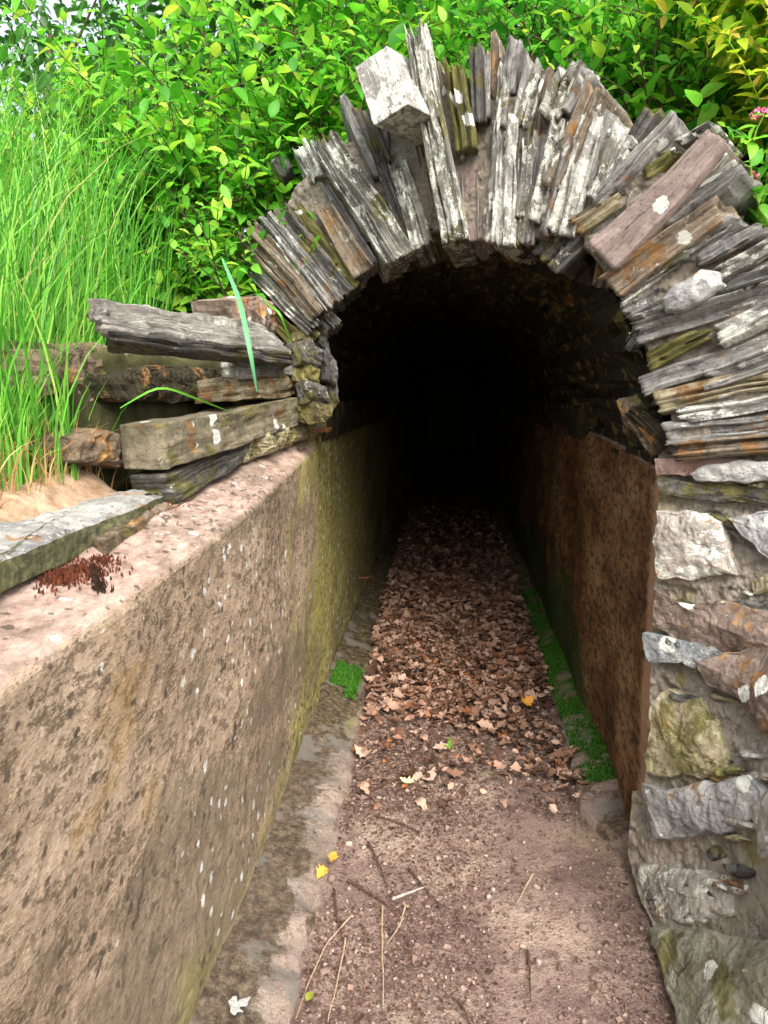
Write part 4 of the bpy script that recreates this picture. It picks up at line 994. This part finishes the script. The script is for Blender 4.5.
# single broad blades
def ribbon(name, pts, wid, mat, label, cat, parent=None):
    pts = np.array(pts); n = 14; tt_ = np.linspace(0, 1, n); k = np.linspace(0, 1, len(pts))
    c = np.stack([np.interp(tt_, k, pts[:, j]) for j in range(3)], 1)
    for _ in range(2): c[1:-1] = (c[:-2] + c[1:-1] * 2 + c[2:]) / 4
    tn = np.gradient(c, axis=0); view = c - CAM; sd_ = np.cross(tn, view); sd_ /= np.linalg.norm(sd_, axis=1)[:, None]
    w_ = wid * np.sin(np.pi * np.clip(tt_ * .9 + .08, 0, 1))[:, None] ** .7
    nrm_ = np.cross(sd_, tn); nrm_ /= np.linalg.norm(nrm_, axis=1)[:, None]
    V = np.stack([c - sd_ * w_ / 2, c + nrm_ * w_ * .2, c + sd_ * w_ / 2], 1).reshape(-1, 3)
    return tag(mesh(name, V, grid_faces(n, 3), mat, smooth=True), label, cat)
ribbon('grass_blade', [lplane(222, 258, -.02), lplane(240, 300, .06), lplane(250, 350, .1), lplane(257, 392, .1)], .010, M_blade, 'broad blue green grass blade arching over the longest slab', 'grass blade')
ribbon('grass_blade', [lplane(120, 408, .04), lplane(160, 384, .1), lplane(200, 400, .12), lplane(236, 414, .05)], .0035, M_grass, 'thin green grass blade drooping across the dark gap', 'grass blade')
ribbon('grass_blade', [lplane(262, 300, .0), lplane(280, 312, .08), lplane(292, 345, .08)], .005, M_grass, 'pale thin grass blade hanging beside the lowest arch slates', 'grass blade')

# ------------------------------------------------------------ red and dark moss on the wall top
def moss_clump(px0, py0, px1, py1, wd, mat, label, seed, n=900):
    g = np.random.default_rng(seed); a, b_ = on_floor(px0, py0, .772), on_floor(px1, py1, .790)
    t = g.random(n); c = a + (b_ - a) * t[:, None]; r = wd * (1 + .5 * np.sin(t * 17 + seed)); c = c + np.stack([g.normal(0, 1, n) * r, g.normal(0, 1, n) * r, 0 * t], 1)
    c[:, 2] = ztop(c[:, 1]) + .012 + np.clip((c[:, 0] + .39) / (-.14), 0, 1) * .03 - .014
    return blades('moss_clump', c, g.uniform(.004, .012, n), (0, 0, 0), .003, mat, seed, 6, label=label, cat='moss')
moss_clump(46, 584, 108, 548, .013, M_redmoss, 'larger red brown moss clump on the wall top near the flat slab', 71)
moss_clump(126, 534, 174, 510, .008, M_redmoss, 'narrow red brown moss strip on the wall top nearer the tunnel', 72, 600)
moss_clump(92, 569, 99, 567, .004, M_blackmoss, 'tiny black moss tuft beside the larger red clump', 73, 200)

# green moss on the right footing and a patch on the left one
def moss_patch(x0, x1, y0, y1, z, n, seed, label):
    g = np.random.default_rng(seed); x = g.uniform(x0, x1, n); y = g.uniform(y0, y1, n)
    m = fbm(np.stack([x, y, 0 * x], 1), 14, 3, seed) + 1.1 * np.minimum(1, np.minimum(np.abs(y - y0), np.abs(y1 - y)) / .12) > .12
    x, y = x[m], y[m]; c = np.stack([x, y, z(x, y)], 1)
    return blades('moss_patch', c, g.uniform(.004, .011, len(x)), (0, 0, 0), .0035, M_moss, seed, 6, label=label, cat='moss', kind='stuff')
moss_patch(.345, .43, 1.74, 3.6, lambda x, y: .02 + .028 * (x - .34) / .09, 30000, 81, 'vivid green moss along the foot of the rust stained wall')
moss_patch(-.385, -.29, 2.2, 2.5, lambda x, y: .022 + .03 * (-x - .25) / .14, 7000, 82, 'green moss patch at the foot of the left wall below the bolt')

# ------------------------------------------------------------ leaf litter
def oak_leaf(seed=0, lobes=4):
    """lobed flat leaf along +x with curl, as a fan of quads either side of the midrib"""
    g = np.random.default_rng(seed); n = 13; t = np.linspace(0, 1, n)
    wv = .30 * np.sin(np.pi * t ** .8) ** .7 * (1 + .35 * np.cos(t * lobes * 2 * np.pi)) + .01
    cl, fo = g.uniform(-.8, .8), g.uniform(-.2, .9)
    V = []
    for i in range(n):
        z = cl * (t[i] - .5) ** 2 * 2
        V += [(t[i] - .5, wv[i], z + fo * wv[i] + g.normal(0, .01)), (t[i] - .5, 0, z), (t[i] - .5, -wv[i], z + fo * wv[i] * g.uniform(.3, 1.2))]
    return np.array(V), grid_faces(n, 3)
def in_channel(x, y):
    l = np.interp(y, [0, 1, 1.9, 3, 5], [-.235, -.235, -.245, -.29, -.32]); r = np.interp(y, [.8, 1.08, 1.5, 2.0, 3, 6], [.36, .385, .385, .335, .34, .345])
    return (x > l) & (x < r)
VV, FF, o_ = [], [], 0
for k in range(12):
    n = 2100; x = G.uniform(-.33, .37, n); y = 1.6 + G.gamma(2.0, .7, n)
    dens = .06 + .94 * sstep(1.8, 3.1, y + .5 * fbm(np.stack([x, y, 0 * x], 1), 6, 2, 8))
    m = in_channel(x, y) & (G.random(n) < dens) & (y < 6); x, y = x[m], y[m]; n = len(x)
    B, Fc = oak_leaf(k, 3 + k % 3)
    if k % 2: B = B * [1, .8, 1]; B[:, 1] = np.sign(B[:, 1]) * (np.abs(B[:, 1]) > .03) * (.26 * np.sin(np.pi * np.clip(B[:, 0] + .5, 0, 1)) ** .8 + .02 + .05 * np.sin(B[:, 0] * 23 + k))
    z = .012 + G.uniform(0, .022, n) + .02 * sstep(2, 3, y)
    P_, F_ = instances(B, Fc, np.stack([x, y, z], 1), G.normal(size=(n, 3)) * [1, 1, .3], G.normal(0, .38, (n, 3)) + [0, 0, 1], np.clip(G.gamma(3.2, .0075, n), .009, .055))
    VV.append(P_); FF.append(F_ + o_); o_ += len(P_)
tag(mesh('leaf_litter', np.concatenate(VV), np.concatenate(FF), M_litter, smooth=False), 'brown dead leaves piled along the tunnel floor', 'leaf litter', kind='stuff')
# crumbs of leaf and grit over the whole floor
V0 = np.array([(-.5, -.3, 0), (.45, -.35, .12), (.5, .3, 0), (-.35, .35, .15)]); F0 = np.array([(0, 1, 2, 3)])
n = 80000; x = G.uniform(-.28, .42, n); y = .55 + G.random(n) ** 1.2 * 2.6
cl = fbm(np.stack([x, y, 0 * x], 1), 5, 3, 77)
m = in_channel(x, y) & (G.random(n) < np.clip(.25 + .6 * cl + .6 * sstep(1.3, 2.0, y) + .35 * sstep(1.25, .95, y), .05, 1)); x, y = x[m], y[m]; n = len(x)
P_, F_ = instances(V0, F0, np.stack([x, y, floor_h(x, y) + .003], 1), G.normal(size=(n, 3)) * [1, 1, .25], G.normal(0, .35, (n, 3)) + [0, 0, 1], (.0018 + G.gamma(1.2, .0019, n)) * (1 + .8 * sstep(1.5, 2.0, y)))
tag(mesh('leaf_crumbs', P_, F_, M_crumb), 'fine broken leaf crumbs scattered on the earth floor', 'leaf crumbs', kind='stuff')
# grit
V, Fc = boxgrid(2, 2, 2); V = V - .5; V = V / (np.linalg.norm(V, axis=1)[:, None] * .7 + .3); V = V + G.normal(0, .08, V.shape)
n = 1500; x = G.uniform(-.28, .42, n); y = G.uniform(.6, 2.1, n); m = in_channel(x, y); x, y = x[m], y[m]; n = len(x)
P_, F_ = instances(V, Fc, np.stack([x, y, floor_h(x, y) + .002], 1), G.normal(size=(n, 3)), G.normal(size=(n, 3)) + [0, 0, 1], G.gamma(2, .0017, n)[:, None] * [1.0, .8, .6])
k_ = leaf_mat('grit', [(0, (.08, .05, .045)), (.7, (.20, .15, .13)), (1, (.33, .28, .25))], 0, .9, .1)
tag(mesh('grit', P_, F_, k_), 'small stones and grit on the earth floor', 'grit', kind='stuff')

def single_leaf(px, py, size, az, mat, label, shape=None, z=.02, tilt=.15, seed=1):
    p = on_floor(px, py, z); B, Fc = shape if shape else oak_leaf(seed, 4)
    d = np.array([[math.cos(az), math.sin(az), 0.08]])
    V, F_ = instances(B, Fc, p[None], d, np.array([[tilt, -tilt, 1.0]]), np.array([size]))
    return tag(mesh('fallen_leaf', V, F_, mat), label, 'leaf')
single_leaf(388, 702, .075, .3, one_leaf('leaf_pale', (.55, .42, .36), (.6, .48, .42)), 'pale pinkish oak leaf lying on the litter left of the channel middle', seed=3, z=.03)
single_leaf(526, 703, .055, .8, one_leaf('leaf_orange', (.62, .30, .05), (.7, .36, .07)), 'bright orange curled leaf beside the green moss', seed=4, z=.035, tilt=.3)
single_leaf(407, 783, .04, 2.8, one_leaf('leaf_cream', (.66, .66, .33), (.72, .7, .4)), 'cream yellow leaf touching the long curved twig', seed=5)
single_leaf(306, 1001, .026, 1.2, one_leaf('leaf_olive', (.22, .25, .04), (.26, .3, .05)), 'small round olive green leaf at the bottom beside the footing', leaf_shape('ovate'))
single_leaf(333, 858, .032, 1.4, one_leaf('leaf_mustard', (.50, .30, .05), (.55, .34, .06)), 'mustard yellow leaf scrap, upper of the pair by the footing', seed=7, z=.025)
single_leaf(323, 872, .034, 1.0, one_leaf('leaf_mustard_light', (.56, .34, .06), (.6, .38, .07)), 'mustard yellow leaf scrap, lower of the pair by the footing', seed=8, z=.025)
single_leaf(520, 655, .07, 1.9, one_leaf('leaf_red', (.34, .11, .05), (.4, .14, .06)), 'reddish brown leaf leaning by the right footing above the orange leaf', seed=9, z=.04, tilt=.4)
single_leaf(463, 672, .04, 2.3, one_leaf('leaf_russet', (.25, .08, .05), (.3, .1, .06)), 'small russet leaf on the litter in the middle of the channel', seed=10, z=.035)
# green sprig
g_ = np.random.default_rng(5); c = on_floor(450, 745, .025); B, Fc = leaf_shape('lance'); n = 5
V, F_ = instances(B, Fc, np.repeat(c[None], n, 0) + np.stack([g_.normal(0, .004, n), np.linspace(-.025, .02, n), 0 * g_.random(n)], 1), np.stack([g_.uniform(-.8, .8, n), g_.uniform(.3, 1, n), g_.uniform(0, .3, n)], 1), np.tile([[0, 0, 1.0]], (n, 1)), g_.uniform(.022, .04, n))
tag(mesh('leaf_sprig', V, F_, M_leafA), 'small fresh green sprig on the litter above the curved twig', 'sprig')

TW = [
 ([(363, 793), (400, 778), (440, 768), (476, 763)], .0035, M_twig, 'long curved reddish twig touching the cream yellow leaf'),
 ([(399, 728), (404, 748), (411, 768)], .0028, M_twig, 'short upright brown twig just above the long curved one'),
 ([(409, 767), (424, 754), (441, 740)], .002, M_twig, 'thin twig slanting towards the green sprig'),
 ([(375, 815), (398, 822), (420, 832)], .0026, M_twig, 'dark twig just below the long curved one'),
 ([(368, 842), (378, 862), (387, 888)], .0032, M_twig, 'dark twig slanting down right, centre left of the floor'),
 ([(348, 880), (368, 892), (390, 908)], .0034, M_twig, 'thick dark twig beside the mustard leaf scraps'),
 ([(408, 868), (424, 888), (446, 912)], .0026, M_twig, 'dark twig pointing away from the burrow hole'),
 ([(392, 899), (408, 893), (425, 887)], .0034, M_twig_grey, 'stubby pale grey twig left of the burrow hole'),
 ([(383, 906), (382, 955), (384, 1010)], .0019, M_twig_pale, 'straight pale stalk running straight down the floor'),
 ([(334, 888), (337, 918), (346, 948)], .0024, M_twig, 'slender brown twig below the mustard leaf scraps'),
 ([(346, 938), (338, 978), (328, 1022)], .0019, M_twig_pale, 'pale straw at the bottom, right of the olive leaf'),
 ([(352, 915), (325, 945), (308, 985), (296, 1018)], .0017, M_twig_pale, 'long pale bent straw running along the footing edge'),
 ([(533, 874), (525, 888), (517, 903)], .0020, M_twig_pale, 'short yellowish stalk right of the burrow hole'),
 ([(405, 905), (400, 925), (387, 944)], .0018, M_twig_pale, 'thin pale curved stalk between the grey twig and the bottom'),
 ([(528, 950), (530, 975), (531, 1002)], .0024, M_twig, 'small dark twig near the bottom right of the floor'),
 ([(458, 1000), (466, 1012), (470, 1030)], .0028, M_twig, 'dark twig end at the bottom middle of the picture'),
]
for i, (pts, r, m, lab) in enumerate(TW):
    P3 = np.array([on_floor(x, y, .012) for x, y in pts]); k = np.linspace(0, 1, len(P3)); t = np.linspace(0, 1, 12)
    c = np.stack([np.interp(t, k, P3[:, j]) for j in range(3)], 1); c += vnoise(c * 60 + i, 3)[:, None] * .0018 * np.array([1, 1, 0])
    V, Fc = tube(c, np.linspace(r, r * .5, 12) * (1 + .15 * np.sin(np.arange(12) * 2.2)), 6)
    tag(mesh('twig', V, Fc, m), lab, 'twig', 'twigs on the earth floor')
